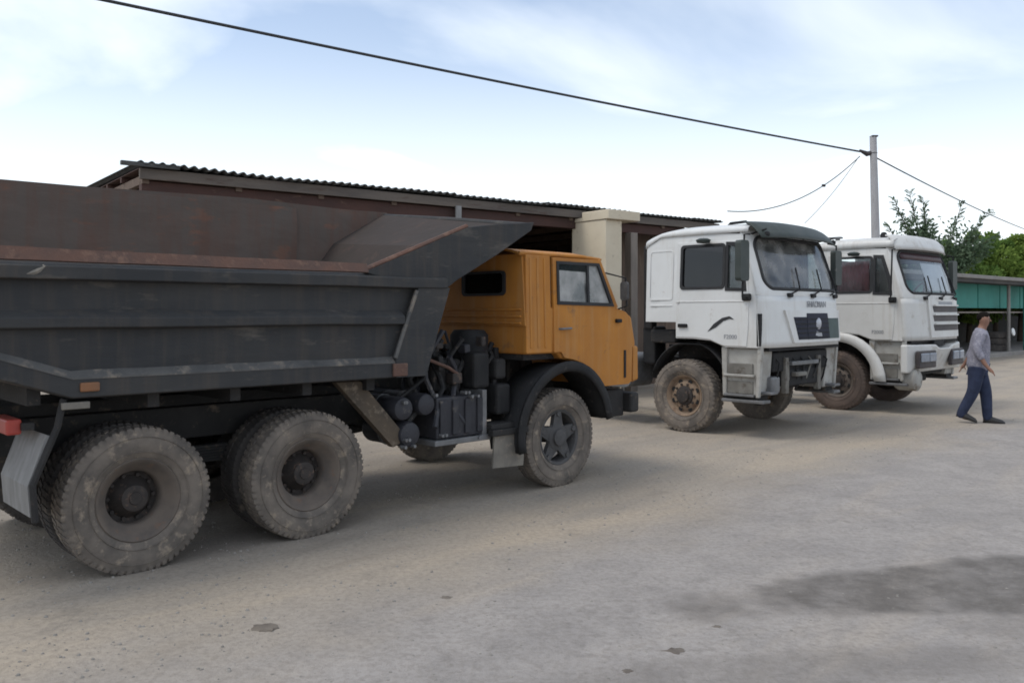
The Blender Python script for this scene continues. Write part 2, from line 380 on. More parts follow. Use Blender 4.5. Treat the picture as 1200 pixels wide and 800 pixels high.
def ground_mat(name, kind):
    m = bpy.data.materials.new(name); m.use_nodes = True
    t = m.node_tree; b = t.nodes['Principled BSDF']; b.inputs['Roughness'].default_value = .95; b.inputs['Specular IOR Level'].default_value = .2
    g = N(t, 'ShaderNodeNewGeometry'); pos = g.outputs['Position']
    def nz(scale, detail=6, rough=.6, dist=0, vec=None):
        n = N(t, 'ShaderNodeTexNoise'); n.inputs['Scale'].default_value = scale; n.inputs['Detail'].default_value = detail; n.inputs['Roughness'].default_value = rough; n.inputs['Distortion'].default_value = dist
        L(t, vec or pos, n.inputs['Vector']); return n.outputs['Fac']
    def rng(v, a, c, d=0, e=1, smooth=True):
        n = N(t, 'ShaderNodeMapRange'); n.interpolation_type = 'SMOOTHSTEP' if smooth else 'LINEAR'
        n.inputs['From Min'].default_value = a; n.inputs['From Max'].default_value = c; n.inputs['To Min'].default_value = d; n.inputs['To Max'].default_value = e
        L(t, v, n.inputs['Value']); return n.outputs[0]
    def mixc(f, a, c):
        n = N(t, 'ShaderNodeMix', data_type='RGBA')
        if isinstance(f, (int, float)): n.inputs[0].default_value = f
        else: L(t, f, n.inputs[0])
        for i, q in ((6, a), (7, c)):
            if isinstance(q, tuple): n.inputs[i].default_value = (*q, 1)
            else: L(t, q, n.inputs[i])
        return n.outputs[2]
    def mth(op, a, c=None, e=None):
        n = N(t, 'ShaderNodeMath', operation=op)
        for i, q in enumerate((a, c, e)):
            if q is None: continue
            if isinstance(q, (int, float)): n.inputs[i].default_value = q
            else: L(t, q, n.inputs[i])
        return n.outputs[0]
    sp = N(t, 'ShaderNodeSeparateXYZ'); L(t, pos, sp.inputs[0]); X, Y = sp.outputs[0], sp.outputs[1]
    across = mth('ADD', mth('MULTIPLY', mth('SUBTRACT', X, RP.x), RN.x), mth('MULTIPLY', mth('SUBTRACT', Y, RP.y), RN.y))
    along = mth('ADD', mth('MULTIPLY', X, RD.x), mth('MULTIPLY', Y, RD.y))
    cv = N(t, 'ShaderNodeCombineXYZ'); L(t, mth('MULTIPLY', along, .22), cv.inputs[0]); L(t, across, cv.inputs[1])
    streak = nz(1.3, 7, .62, .4, cv.outputs[0])
    big = nz(.38, 5); mid = nz(1.7, 7, .65, .3); fine = nz(24, 6, .7); grit = nz(60, 4, .75)
    dirt = mixc(rng(big, .35, .65), (.385, .332, .272), (.325, .285, .240))
    dirt = mixc(rng(streak, .42, .68), dirt, (.42, .352, .275))
    dirt = mixc(rng(streak, .46, .30, 0, .6), dirt, (.27, .225, .178))
    dirt = mixc(rng(mid, .55, .75, 0, .55), dirt, (.20, .178, .155))
    asph = mixc(rng(mid, .35, .65), (.37, .338, .312), (.305, .28, .261))
    asph = mixc(rng(streak, .5, .75, 0, .6), asph, (.46, .395, .325))
    asph = mixc(rng(nz(7, 5, .7), .50, .72, 0, .5), asph, (.20, .183, .17))
    # damp, dark stains with outlines of their own
    def stain(cx, cy, ra, rb, ang, dark, edge=.35, amp=.9):
        ca, sa = math.cos(R(ang)), math.sin(R(ang))
        u = mth('ADD', mth('MULTIPLY', mth('SUBTRACT', X, cx), ca / ra), mth('MULTIPLY', mth('SUBTRACT', Y, cy), sa / ra))
        v = mth('ADD', mth('MULTIPLY', mth('SUBTRACT', X, cx), -sa / rb), mth('MULTIPLY', mth('SUBTRACT', Y, cy), ca / rb))
        d = mth('SQRT', mth('ADD', mth('MULTIPLY', u, u), mth('MULTIPLY', v, v)))
        d = mth('ADD', d, mth('MULTIPLY', mth('SUBTRACT', nz(1.5, 5, .6), .5), amp))
        return rng(d, 1.0 + edge / 2, 1.0 - edge / 2, 0, dark)
    wet = stain(4.3, 5.72, 2.95, .56, 10, .85, .28)
    wet = mth('MAXIMUM', wet, stain(1.55, 4.25, 1.3, .22, 8, .34, .8))
    wet = mth('MAXIMUM', wet, stain(3.3, 4.8, 1.0, .22, -6, .3, .8))
    wet = mth('MULTIPLY', wet, rng(nz(3.2, 6, .7), .30, .62, .55, 1.15))
    asph = mixc(wet, asph, (.125, .110, .096))
    dark_patch = stain(-2.2, 6.6, 1.3, .35, 44, .45, .9)  # soft dark ellipse on the dirt along the dump truck's rear wheels
    dirt = mixc(dark_patch, dirt, (.13, .115, .105))
    edge = mth('ADD', across, mth('MULTIPLY', mth('SUBTRACT', nz(.5, 7, .62), .5), 2.6))
    f = rng(edge, -.35, .95)
    base = mixc(f, dirt, asph)
    base = mixc(rng(fine, .38, .68, 0, .38), base, (.175, .152, .130))
    base = mixc(rng(grit, .60, .76, 0, .4), base, (.58, .53, .47))
    base = mixc(rng(grit, .41, .28, 0, .5), base, (.12, .105, .092))
    L(t, base, b.inputs['Base Color'])
    L(t, rng(wet, 0, .8, .95, .62), b.inputs['Roughness'])
    h = mth('ADD', mth('MULTIPLY', fine, .55), mth('ADD', mth('MULTIPLY', grit, .25), mth('MULTIPLY', mid, 1.1)))
    bp = N(t, 'ShaderNodeBump'); bp.inputs['Strength'].default_value = .7; bp.inputs['Distance'].default_value = .03
    L(t, h, bp.inputs['Height']); L(t, bp.outputs[0], b.inputs['Normal'])
    return m
GM = ground_mat('dusty_lot_surface', 0)
me = bpy.data.meshes.new('ground'); me.from_pydata(vs, [], fs); me.update(); me.shade_smooth(); me.materials.append(GM)
go = bpy.data.objects.new('ground', me); col.objects.link(go); go['kind'] = 'structure'; go['label'] = 'dusty clay and gravel yard under the parked trucks'
# the worn asphalt carriageway, a thin sheet over the ground along the parked trucks
mb = MB()
S0, S1, ns = -60, 260, 420
def road_pt(u, v):
    s = -14 + (u * 48) if 0 <= u <= 1 else 0
    return s
us = axis_lines(-6, 26, .14, 300); wsn = [0, .02, .08] + [.18 + .14 * i for i in range(50)] + [8.2, 9.5, 11]
vs = []
for s_ in us:
    w0 = .55 * noise.noise(Vector((s_ * .35, 0, 3))) + .25 * noise.noise(Vector((s_ * 1.6, 0, 7))) + .1 * noise.noise(Vector((s_ * 5, 0, 7)))
    for j, w in enumerate(wsn):
        q = RP + RD * (s_ - 4.7) + RN * (w + .35 + w0 * max(0, 1 - w / 3))
        vs.append((q.x, q.y, gz(q.x, q.y) + (.0005 if j == 0 else .006)))
nw = len(wsn)
fs = [(i * nw + j, i * nw + j + 1, (i + 1) * nw + j + 1, (i + 1) * nw + j) for i in range(len(us) - 1) for j in range(nw - 1)]
me = bpy.data.meshes.new('road'); me.from_pydata(vs, [], fs); me.update(); me.shade_smooth(); me.materials.append(GM)
ro = bpy.data.objects.new('road', me); col.objects.link(ro); ro['kind'] = 'structure'; ro['label'] = 'worn grey dust covered asphalt road beside the trucks'

# loose gravel
def pebbles(name, n, rmin, rmax, m, region):
    mb = MB()
    for _ in range(n):
        x, y = region(); r = rmin + (rmax - rmin) * random.random() ** 3
        z = gz(x, y); k = 6; a0 = random.random() * 6
        top = [(x + r * .55 * math.cos(a0 + 6.283 * i / k) * random.uniform(.8, 1.1), y + r * .55 * math.sin(a0 + 6.283 * i / k), z + r * random.uniform(.45, .7)) for i in range(k)]
        bot = [(x + r * math.cos(a0 + 6.283 * i / k) * random.uniform(.8, 1.15), y + r * math.sin(a0 + 6.283 * i / k) * random.uniform(.8, 1.1), z - .003) for i in range(k)]
        mb.add(top + bot, [tuple(range(k))] + [(i, k + i, k + (i + 1) % k, (i + 1) % k) for i in range(k)])
    o = mb.build(name, m); o['kind'] = 'stuff'; o['label'] = 'loose gravel scattered over the dusty yard'; return o
def reg():
    while True:
        zz = 3.2 + 14 * random.random() ** 1.7; xx = random.uniform(-.75, .75) * zz
        if random.random() < .25 + .75 * abs(noise.noise(Vector((xx * .8, zz * .8, 2)))) * 2: return xx, zz
pebbles('gravel', 9000, .004, .016, 'stone', reg)
# dark clods lying on the road: (pixel of the photo turned into metres beforehand)
for k, (x, y, r, lab) in enumerate(((-.41, 5.3, .055, 'dark flat clod of earth lying alone on the grey road'), (-1.39, 4.80, .10, 'broad crumbled clod of dry earth on the dirt beside the wheel tracks'),
                    (.85, 4.47, .075, 'long low dark clod on asphalt between the damp stains'), (.57, 4.21, .05, 'small dark clod of earth on asphalt near another clod'), (1.16, 4.82, .05, 'small clod of earth on asphalt just before the wet stain'))):
    r *= .62; mb = MB(); n = 14; rings = ((1, 0), (.86, .16), (.55, .27), (.2, .31))
    vs = []
    for q, h in rings:
        for i in range(n):
            a = 2 * PI * i / n; w = 1 + .75 * noise.noise(Vector((math.cos(a) * 2.5 + k * 7, math.sin(a) * 2.5, h * 4)))
            vs.append((x + r * 1.35 * q * w * math.cos(a), y + r * q * w * math.sin(a), gz(x, y) + .0 + r * h * .9 * (.8 + .4 * random.random()) - (.004 if h == 0 else 0)))
    mb.add(vs, [(j * n + i, j * n + (i + 1) % n, (j + 1) * n + (i + 1) % n, (j + 1) * n + i) for j in range(3) for i in range(n)] + [tuple(3 * n + i for i in range(n))])
    tag(mb.build('earth_clod', 'clod', None, smooth=True), lab, 'clod', 'clods of earth on the road')

# ------------------------------------------------------------------ wheels
def make_tyre(rad, wid, lugs, m):
    """tyre centred on the origin, axis y, outer face towards -y"""
    h = wid / 2; rr = rad * .55; mb = MB()
    prof = [(-h * .62, rr), (-h * .80, rr + .02), (-h * .98, rad * .70), (-h, rad * .80), (-h * .95, rad * .905), (-h * .86, rad * .955), (-h * .80, rad * .972),
            (-h * .4, rad * .982), (0, rad * .984), (h * .4, rad * .982), (h * .80, rad * .972), (h * .86, rad * .955), (h * .95, rad * .905), (h, rad * .80), (h * .98, rad * .70), (h * .80, rr + .02), (h * .62, rr)]
    mb.lathe(prof, 56)
    for k in range(lugs):
        for sgn in (-1, 1):
            a0 = 2 * PI * (k + (.5 if sgn > 0 else 0)) / lugs; da = PI / lugs * .62
            vs = []
            for (w, r) in ((h * .92, rad * .92), (h * .915, rad * .95), (h * .84, rad * .987), (h * .12, rad * .998), (h * .12, rad * .965), (h * .8, rad * .95)):
                for s2 in (-1, 1):
                    a = a0 + s2 * da + (h - w) * .5 * sgn
                    vs.append((r * math.cos(a), sgn * w, r * math.sin(a)))
            n = 6
            mb.add(vs, [(2 * i, 2 * i + 1, 2 * ((i + 1) % n) + 1, 2 * ((i + 1) % n)) for i in range(n)] + [tuple(2 * i for i in range(n)), tuple(2 * i + 1 for i in reversed(range(n)))])
    for rr_ in (.66, .86):                                     # raised rings on the sidewall
        mb.lathe([(-h * .985, rad * (rr_ - .006)), (-h * 1.02, rad * rr_), (-h * .985, rad * (rr_ + .006))], 56)
    return mb
def wheel(parent, x, y, rad, wid, style, side, tm, rm, hm, lugs=62, spin=0):
    """side -1: outer face towards -y; the wheel is rim > tyre, hub"""
    h = wid / 2; rr = rad * .56
    mb = MB()
    if style == 'spider':             # cast five spoke hub in a loose rim
        mb.lathe([(-h * .68, rr * 1.02), (-h * .72, rr * .98), (-h * .62, rr * .90), (-h * .2, rr * .87), (h * .6, rr * .87), (h * .7, rr)], 40)
    elif style == 'deep':             # outer wheel of a dual pair, deep dish
        mb.lathe([(-h * .70, rr * 1.03), (-h * .78, rr * .99), (-h * .70, rr * .93), (-h * .45, rr * .86), (-h * .05, rr * .70), (h * .1, rr * .66), (h * .9, rr * .66)], 40)
    else:                             # disc wheel with hand holes
        mb.lathe([(-h * .68, rr * 1.03), (-h * .76, rr * .99), (-h * .60, rr * .88), (-h * .35, rr * .84), (-h * .30, rr * .78), (-h * .55, rr * .62), (-h * .58, rr * .44), (-h * .5, .02)], 40)
    if side > 0: mb.warp(lambda a, b, c: (a, -b, c))
    w = mb.build('wheel', rm, parent, smooth=True, loc=(x, y, rad * .982 - .006))
    t = make_tyre(rad, wid, lugs, tm)
    if side > 0: t.warp(lambda a, b, c: (a, -b, c))
    def sag(a, b, c):
        k = max(0, (-c / rad - .72) / .28)
        return (a, b * (1 + .09 * k * k), max(c, -rad * .982))
    t.warp(sag)
    t.build('tyre', tm, w, smooth=True)
    mb = MB(); s = -1 if side < 0 else 1
    if style == 'spider':
        mb.lathe([(s * h * .05, .02), (s * h * .05, .13), (s * h * .30, .15), (s * h * .55, .135), (s * h * .62, .09), (s * h * .82, .085), (s * h * .88, .06), (s * h * .88, .0)], 24)
        for k in range(5):
            a = 2 * PI * k / 5 + .3
            rot = Matrix.Rotation(-a, 3, 'Y')
            pts = [(.10, .075), (rr * .9, .045), (rr * .9, -.045), (.10, -.075)]
            vs = [tuple(rot @ Vector((p[0], s * h * yy, p[1]))) for yy in (.12, .52) for p in pts]
            mb.add(vs, [(0, 1, 2, 3), (7, 6, 5, 4)] + [(i, (i + 1) % 4, (i + 1) % 4 + 4, i + 4) for i in range(4)])
            v = rot @ Vector((rr * .84, 0, 0))
            mb.lathe([(s * h * .5, .03), (s * h * .66, .028), (s * h * .66, 0)], 8, (v.x, 0, v.z))
    elif style == 'deep':
        mb.lathe([(-s * h * .7, rr * .66), (-s * h * .72, .15), (-s * h * .1, .10), (-s * h * .02, .095), (s * h * .12, .09), (s * h * .17, .07), (s * h * .17, .045), (s * h * .24, .04), (s * h * .24, 0)], 24)
        for k in range(10):
            a = 2 * PI * k / 10
            mb.lathe([(-s * h * .72, .015), (-s * h * .5, .015), (-s * h * .5, 0)], 6, (.155 * math.cos(a), 0, .155 * math.sin(a)))
    else:
        mb.lathe([(s * h * .5, .15), (s * h * .72, .14), (s * h * .78, .10), (s * h * 1.0, .095), (s * h * 1.04, .06), (s * h * 1.04, 0)], 24)
        for k in range(10):
            a = 2 * PI * k / 10
            mb.lathe([(s * h * .52, .018), (s * h * .70, .018), (s * h * .70, 0)], 6, (.17 * math.cos(a), 0, .17 * math.sin(a)))
    mb.build('hub', hm, w, smooth=True)
    if style == 'disc':
        for k in range(8):
            a = 2 * PI * (k + .5) / 8; r0 = rr * .71
            q = MB()
            q.lathe([(s * h * .47, .045), (s * h * .475, .0)], 12)
            q.warp(lambda X, Y, Z: (X * .8 + r0 * math.cos(a), Y - s * (.0), Z * .8 + r0 * math.sin(a)))
            # small dark recess ring
            q.build('hand_hole', 'black', w)
    return w

# ------------------------------------------------------------------ the orange dump truck
KA = R(43.8)
kam = thing('dump_truck', 'old dump truck with orange cab and dark grey steel tipper body', 'truck', (-0.303, 9.567, 0), KA)
# --- tipper body
def kick(x):      # bottom line of the body: the tail sweeps up
    return 1.22 + max(0, -4.66 - x) * .34
XR = -5.75
def dent(x, z): return .016 * noise.noise(Vector((x * 1.3, 0, z * 2.2))) + .009 * noise.noise(Vector((x * 4, 3, z * 4)))
body = MB()
# floor (inside the frame of the body)
fl = [(XR, kick(XR) + .03), (-4.66, 1.25), (-1.85, 1.25), (-1.85, 1.31), (-4.66, 1.31), (XR, kick(XR) + .09)]
body.prism(fl, -1.18, 1.18)
tip = body.build('tipper_body', 'bedrust', kam)
nw_ = MB().prism([(XR, kick(XR) + .01), (-4.66, 1.23), (-1.84, 1.23), (-1.60, 1.985), (-1.60, 2.09), (XR, 2.09)], -1.205, -1.165)
nw_ = MB()
def skin_(u, v):
    x = XR + (-1.62 - XR) * u; zb = max(kick(x) + .01, 1.235); z = zb + (2.09 - zb) * v
    if x > -1.84: z = max(z, 1.23 + (x + 1.84) / .24 * .755)
    return (x, -1.195 + dent(x, z), z)
nw_.grid(skin_, 64, 14)
nw_.build('side_wall', 'bed', tip, smooth=True, solid=.03)['label'] = 'ribbed dark grey side wall'
fw = MB().prism([(XR, kick(XR) + .01), (-4.66, 1.23), (-1.84, 1.23), (-1.58, 2.06), (-.50, 2.90), (-.50, 2.945), (-1.1, 2.935), (-2.3, 2.955), (-3.9, 2.915), (XR, 2.90)], 1.17, 1.21)
fw.build('side_wall', 'bedrust', tip)['label'] = 'tall rusty brown far side wall'
fl_ = MB(); fl_.grid(lambda u, v: (XR + (-1.70 - XR) * u, 1.16 - .012 + 1.4 * dent(XR + (-1.70 - XR) * u + 9, 1.28 + 1.62 * v), 1.28 + 1.62 * v), 50, 16)
fl_.build('side_lining', 'bedrust', tip, smooth=True)
# front wall and canopy; canopy is higher on the far side
def canopy_fn(t0):
    path = [(-1.86, 1.235), (-1.60, 2.05), (-1.22, 2.36), (-.56, 2.60)]
    def f(u, v):
        y = -1.20 + 2.39 * u
        k = v * 3; i = min(2, int(k)); q = k - i
        x = path[i][0] + (path[i + 1][0] - path[i][0]) * q; z = path[i][1] + (path[i + 1][1] - path[i][1]) * q
        return (x, y, z + max(0, (z - 2.05) / .55) * .30 * u)
    return f
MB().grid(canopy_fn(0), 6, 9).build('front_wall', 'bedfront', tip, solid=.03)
lipf = MB()
lipf.tube([(-.53, -1.235, 2.615), (-.53, 0, 2.77), (-.53, 1.20, 2.905)], .028, 8)
lipf.build('canopy_edge', 'bed', tip, smooth=True)
# side plate of the canopy
g = MB().plate([[(-2.46, 2.10), (-1.34, 2.545), (-1.0, 2.595), (-.49, 2.65), (-.53, 2.565), (-1.0, 2.30), (-1.47, 2.06), (-1.58, 1.99), (-1.92, 1.99)]], -1.262, -1.215)
g.build('canopy_side', 'bed', tip, bevel=.008)['label'] = 'blue grey canopy side plate over the cab'
e = MB(); e.tube([(-2.46, -1.24, 2.115), (-1.34, -1.24, 2.555)], .022, 6)
e.build('canopy_trim', 'rustlip', tip)
# rails and ribs on the near side
def rail(name, z0, z1, proud, m, x0, x1, slope=.035, z0b=None, y_in=-1.20):
    mb = MB()
    prof = [(y_in, z0), (-1.205 - proud, z0 + slope * .3), (-1.205 - proud, z1 - slope), (y_in, z1)]
    n = 36; vs = []
    for j in range(n + 1):
        x = x0 + (x1 - x0) * j / n; dz = .007 * noise.noise(Vector((x * 1.7, 5, z0))) ; dy = .012 * noise.noise(Vector((x * 2.3, 9, z0)))
        vs += [(x, y + (dy if i in (1, 2) else 0), z + dz) for i, (y, z) in enumerate(prof)]
    mb.add(vs, [(0, 1, 2, 3), (4 * n + 3, 4 * n + 2, 4 * n + 1, 4 * n)] + [(j * 4 + i, j * 4 + (i + 1) % 4, (j + 1) * 4 + (i + 1) % 4, (j + 1) * 4 + i) for j in range(n) for i in range(4)])
    return mb.build(name, m, tip, bevel=.006)
rail('top_rail', 1.975, 2.10, .085, 'bed', XR, -1.60)
rail('rib', 1.66, 1.80, .08, 'bed', XR, -2.06, .06)
lr = MB()
prof = [(-1.195, 0.0), (-1.258, .012), (-1.258, .135), (-1.195, .185)]
st = [(XR, kick(XR)), (-4.66, 1.218), (-1.83, 1.218)]
vs = [(x, y, z + zz) for x, zz in st for y, z in prof]
lr.add(vs, [(0, 1, 2, 3), (11, 10, 9, 8)] + [(j * 4 + i, j * 4 + (i + 1) % 4, (j + 1) * 4 + (i + 1) % 4, (j + 1) * 4 + i) for j in range(2) for i in range(4)])
lr.build('bottom_rail', 'bed', tip, bevel=.006)
ld = MB()
vs = [(x, y, z + zz) for x, zz in st for y, z in ((-1.262, .128), (-1.262, .140), (-1.207, .186), (-1.207, .178))]
ld.add(vs, [(0, 1, 2, 3), (11, 10, 9, 8)] + [(j * 4 + i, j * 4 + (i + 1) % 4, (j + 1) * 4 + (i + 1) % 4, (j + 1) * 4 + i) for j in range(2) for i in range(4)])
ld.build('rail_ledge', 'beddust', tip)['label'] = 'dust covered ledge of the bottom rail'
lip = MB()
def lipf_(u, v):
    x = XR + (-2.42 - XR) * u
    return (x, -1.262 + .03 * v + .010 * noise.noise(Vector((x * 2, 3, 1))), 2.095 + .078 * v + .012 * noise.noise(Vector((x * 1.3, 0, v))))
lip.grid(lipf_, 40, 1).build('top_lip', 'rustlip', tip, solid=.02)['label'] = 'rusty bent upper lip'
MB().prism([(-2.15, 1.385), (-1.91, 1.99), (-1.56, 1.99), (-1.70, 1.59), (-1.825, 1.225), (-2.15, 1.225)], -1.275, -1.20).build('front_post', 'bed', tip, bevel=.008)
pt = MB(); pt.tube([(-2.155, -1.272, 1.39), (-2.09, -1.272, 1.56), (-1.93, -1.272, 1.96)], .018, 6); pt.build('post_trim', 'beddust', tip)
# rear tail end and underside stiffeners
MB().prism([(XR, kick(XR) + .02), (XR + .05, kick(XR) + .02), (XR + .05, 1.78), (XR, 1.78)], -1.16, 1.16).build('tail_sill', 'bed', tip)
for xx in (-5.3, -4.85, -4.1, -3.5, -2.9, -2.3):
    MB().box(xx - .04, xx + .04, -1.12, 1.12, kick(xx) - .10, kick(xx) + .02).build('cross_bearer', 'iron', tip)
# marks on the body
MB().box(-4.62, -4.50, -1.275, -1.25, 1.265, 1.325).build('marker_lamp', 'amber', tip, bevel=.01)
MB().box(-4.72, -4.55, -1.24, -1.20, 1.155, 1.20).build('reflector', 'flap', tip, bevel=.006)
MB().box(-2.18, -2.03, -1.285, -1.26, 1.235, 1.345).build('marker_lamp', 'rustlip', tip, bevel=.01)
MB().box(-2.80, -2.75, -1.285, -1.262, 2.00, 2.07).build('hook', 'beddust', tip, bevel=.006)
cl = MB(); cl.tube([(-4.93, -1.275, 2.01), (-4.88, -1.285, 2.025), (-4.83, -1.275, 2.06)], .017, 6); cl.build('hook', 'flap', tip)
# --- chassis
ch = MB()
for s_ in (-1, 1):
    ch.box(-5.0, 1.0, s_ * .43 - .04, s_ * .43 + .04, .78, 1.03)
for xx in (-4.9, -4.6, -3.56, -2.5, -1.6, .7): ch.box(xx - .05, xx + .05, -.42, .42, .80, 1.0)
chassis = ch.build('chassis', 'iron', kam, bevel=.008)
MB().box(-5.1, -1.9, -.38, .38, 1.035, 1.12).build('subframe', 'iron', chassis)
for xx in (-4.2, -2.88, 0):
    a = MB(); a.tube([(xx, -1.0, .51), (xx, -.3, .53 if xx else .46), (xx, .3, .53 if xx else .46), (xx, 1.0, .51)], .085, 12)
    if xx: a.lathe([(-.2, .06), (-.16, .2), (0, .25), (.16, .2), (.2, .06)], 18, (xx, 0, .53))
    a.build('axle', 'iron', chassis, smooth=True)
for s_ in (-1, 1):
    sp_ = MB()
    for k in range(6):
        hl = .72 - .09 * k
        sp_.box(-3.54 - hl, -3.54 + hl, s_ * .56 - .045, s_ * .56 + .045, .60 + .022 * k, .618 + .022 * k)
    sp_.build('leaf_spring', 'iron', chassis)
    sp_ = MB()
    for k in range(6):
        hl = .70 - .08 * k
        sp_.box(-hl, hl, s_ * .45 - .04, s_ * .45 + .04, .76 - .02 * k, .774 - .02 * k)
    sp_.build('leaf_spring', 'iron', chassis)
ps = MB(); ps.tube([(-2.6, 0, .55), (-.9, 0, .72)], .05, 10); ps.build('drive_shaft', 'iron', chassis, smooth=True)
# the diagonal strut behind the tanks, hoist ram
stt = MB().prism([(-2.60, 1.20), (-2.36, 1.20), (-1.86, .66), (-2.02, .60)], -1.06, -.98); stt.build('strut', 'ochre', chassis, bevel=.01)
ram = MB(); ram.tube([(-1.75, 0, .9), (-1.72, 0, 1.3)], .11, 14); ram.tube([(-1.72, 0, 1.28), (-1.66, 0, 1.9)], .075, 14); ram.build('hoist_ram', 'steel', chassis, smooth=True)
# air tanks and battery box on the right side
for k, (xx, zz, r_) in enumerate(((-1.93, .93, .105), (-1.68, .95, .10), (-1.86, .70, .115))):
    t = MB(); t.lathe([(-1.10, 0), (-1.10, r_ * .55), (-1.085, r_ * .9), (-1.05, r_), (-.52, r_), (-.49, r_ * .9), (-.475, 0)], 20, (xx, 0, zz))
    tank = t.build('air_tank', 'ironblue', kam, smooth=True)
    q = MB(); q.lathe([(-.80, r_ + .006), (-.76, r_ + .006)], 20, (xx, 0, zz)); q.build('strap', 'steel', tank, solid=.006)
bb = MB().box(-1.56, -.98, -1.08, -.60, .62, 1.0).build('battery_box', 'ironblue', kam, bevel=.015)
for k in range(4): MB().box(-1.53 + .15 * k, -1.46 + .15 * k, -1.1, -1.075, .65, .97).build('rib', 'ironblue', bb, bevel=.008)
MB().box(-1.60, -.92, -1.11, -.55, .565, .615).build('battery_tray', 'steel', kam, bevel=.006)
MB().box(-1.02, -.965, -1.10, -.7, .60, 1.04).build('bracket', 'steel', kam, bevel=.006)
# engine and gearbox behind/below the cab
en = MB(); en.box(-1.3, .35, -.36, .36, .62, 1.25); en.box(-1.2, .25, -.52, -.30, .85, 1.38); en.box(-1.2, .25, .30, .52, .85, 1.38); en.box(-1.75, -1.3, -.24, .24, .64, 1.0)
eng = en.build('engine', 'iron', kam, bevel=.04)
for k in range(6):
    q = MB(); q.tube([(-1.1 + .22 * k, -.5, 1.32), (-1.1 + .22 * k, -.60, 1.24), (-1.05 + .2 * k, -.62, .95)], .028, 8); q.build('manifold_pipe', 'hub', eng, smooth=True)
af = MB(); af.lathe([(.98, 0), (.98, .14), (1.02, .19), (1.55, .19), (1.60, .15), (1.60, 0)], 24, (-.86, -.72, 0), 'z'); af.build('air_filter', 'black', kam, smooth=True)
random.seed(11)
for k in range(30):
    x0 = random.uniform(-1.6, -.60); y0 = random.uniform(-1.0, -.45)
    p0 = Vector((x0, y0, random.uniform(1.25, 1.62))); p3 = Vector((x0 + random.uniform(-.3, .35), y0 - random.uniform(0, .15), random.uniform(.65, 1.0)))
    pts = [p0 + (p3 - p0) * (i / 6) + Vector((.08 * math.sin(i * 1.1 + k), .05 * math.sin(i * .9 + 2 * k), 0)) for i in range(7)]
    q = MB(); q.tube(pts, random.uniform(.012, .028), 7); q.build('hose', random.choice(('black', 'iron', 'iron', 'ironblue')), eng, smooth=True)
for k, (xx, yy, zz, a, b, c) in enumerate(((-1.28, -.78, 1.18, .17, .12, .15), (-.98, -.95, 1.22, .10, .10, .17), (-1.48, -.62, 1.40, .14, .12, .12), (-.72, -.98, .93, .09, .10, .15), (-.70, -.9, 1.22, .07, .12, .10))):
    MB().box(xx - a, xx + a, yy - b, yy + b, zz - c, zz + c).build('engine_unit', ('iron', 'black')[k % 2], eng, bevel=.03)
for k in range(22):
    a, b, c = random.uniform(.02, .06), random.uniform(.03, .06), random.uniform(.02, .07)
    xx, yy, zz = random.uniform(-1.55, -.58), random.uniform(-1.02, -.6), random.uniform(.72, 1.52)
    MB().box(xx - a, xx + a, yy - b, yy + b, zz - c, zz + c, rot=Matrix.Rotation(random.uniform(-.12, .12), 3, 'Y')).build('fitting', random.choice(('iron', 'black', 'iron', 'hub', 'ironblue')), eng, bevel=.012)
for k in range(14):
    xx, zz = random.uniform(-2.05, -1.0), random.choice((.60, .66, .99, 1.03)); q = MB(); q.lathe([(-1.13, 0), (-1.13, .016), (-1.06, .016)], 6, (xx, 0, zz)); q.build('bolt', 'steel', eng)
q = MB(); q.tube([(-1.62, -.98, 1.36), (-1.35, -1.0, 1.26), (-1.22, -1.0, 1.18)], .016, 7); q.build('rusty_rod', 'rustlip', eng)
# dark wheel arch, mud flap, rear mudguard
def arch(u, v):
    a = R(188 - 176 * u); r_ = .655 + .02 * math.sin(u * 9)
    return (.02 + r_ * 1.02 * math.cos(a), -1.235 + .42 * v, .50 + (r_ + .10 * math.sin(a)) * math.sin(a) * 1.0)
MB().grid(arch, 20, 2).build('front_mudguard', 'black', kam, solid=.03, smooth=True)
def archface(u, v):
    p = arch(u, 0); q = Vector((p[0] - .02, 0, p[2] - .5)); k = 1 - .085 * (1 - v) + .055 * v
    return (.02 + q.x * k, -1.245 - .006 * math.sin(v * PI), .5 + q.z * k)
MB().grid(archface, 24, 3).build('mudguard_lip', 'black', kam, smooth=True, solid=.02)
MB().prism([(-.95, .30), (-.55, .28), (-.52, .60), (-.93, .63)], -1.17, -1.15).build('mud_flap', 'flap', kam)['label'] = 'dusty beige front mud flap'
MB().box(-.98, -.50, -1.20, -1.13, .60, .66).build('flap_bracket', 'iron', kam, bevel=.01)
stp = MB().box(-.96, -.60, -1.16, -.92, .66, .71).build('step', 'iron', kam, bevel=.008)
gm = MB()
gm.add([(-4.79, -1.21, 1.0), (-4.79, -.58, 1.0), (-4.90, -.58, .69), (-4.90, -1.21, .69), (-4.885, -1.21, .50), (-4.885, -.58, .50)], [(0, 1, 2, 3), (3, 2, 5, 4)])
gm.build('rear_mudguard', 'greyflap', kam, solid=.018)['label'] = 'bent grey sheet rear mudguard'
gm = MB(); gm.add([(-4.79, 1.21, 1.0), (-4.79, .58, 1.0), (-4.90, .58, .69), (-4.90, 1.21, .69), (-4.885, 1.21, .50), (-4.885, .58, .50)], [(0, 1, 2, 3), (3, 2, 5, 4)]); gm.build('rear_mudguard', 'greyflap', kam, solid=.018)
br = MB(); br.tube([(-4.70, -1.20, 1.22), (-4.74, -1.22, 1.05), (-4.885, -1.23, .70), (-4.87, -1.23, .47)], .022, 6); br.build('mudguard_strut', 'iron', kam)
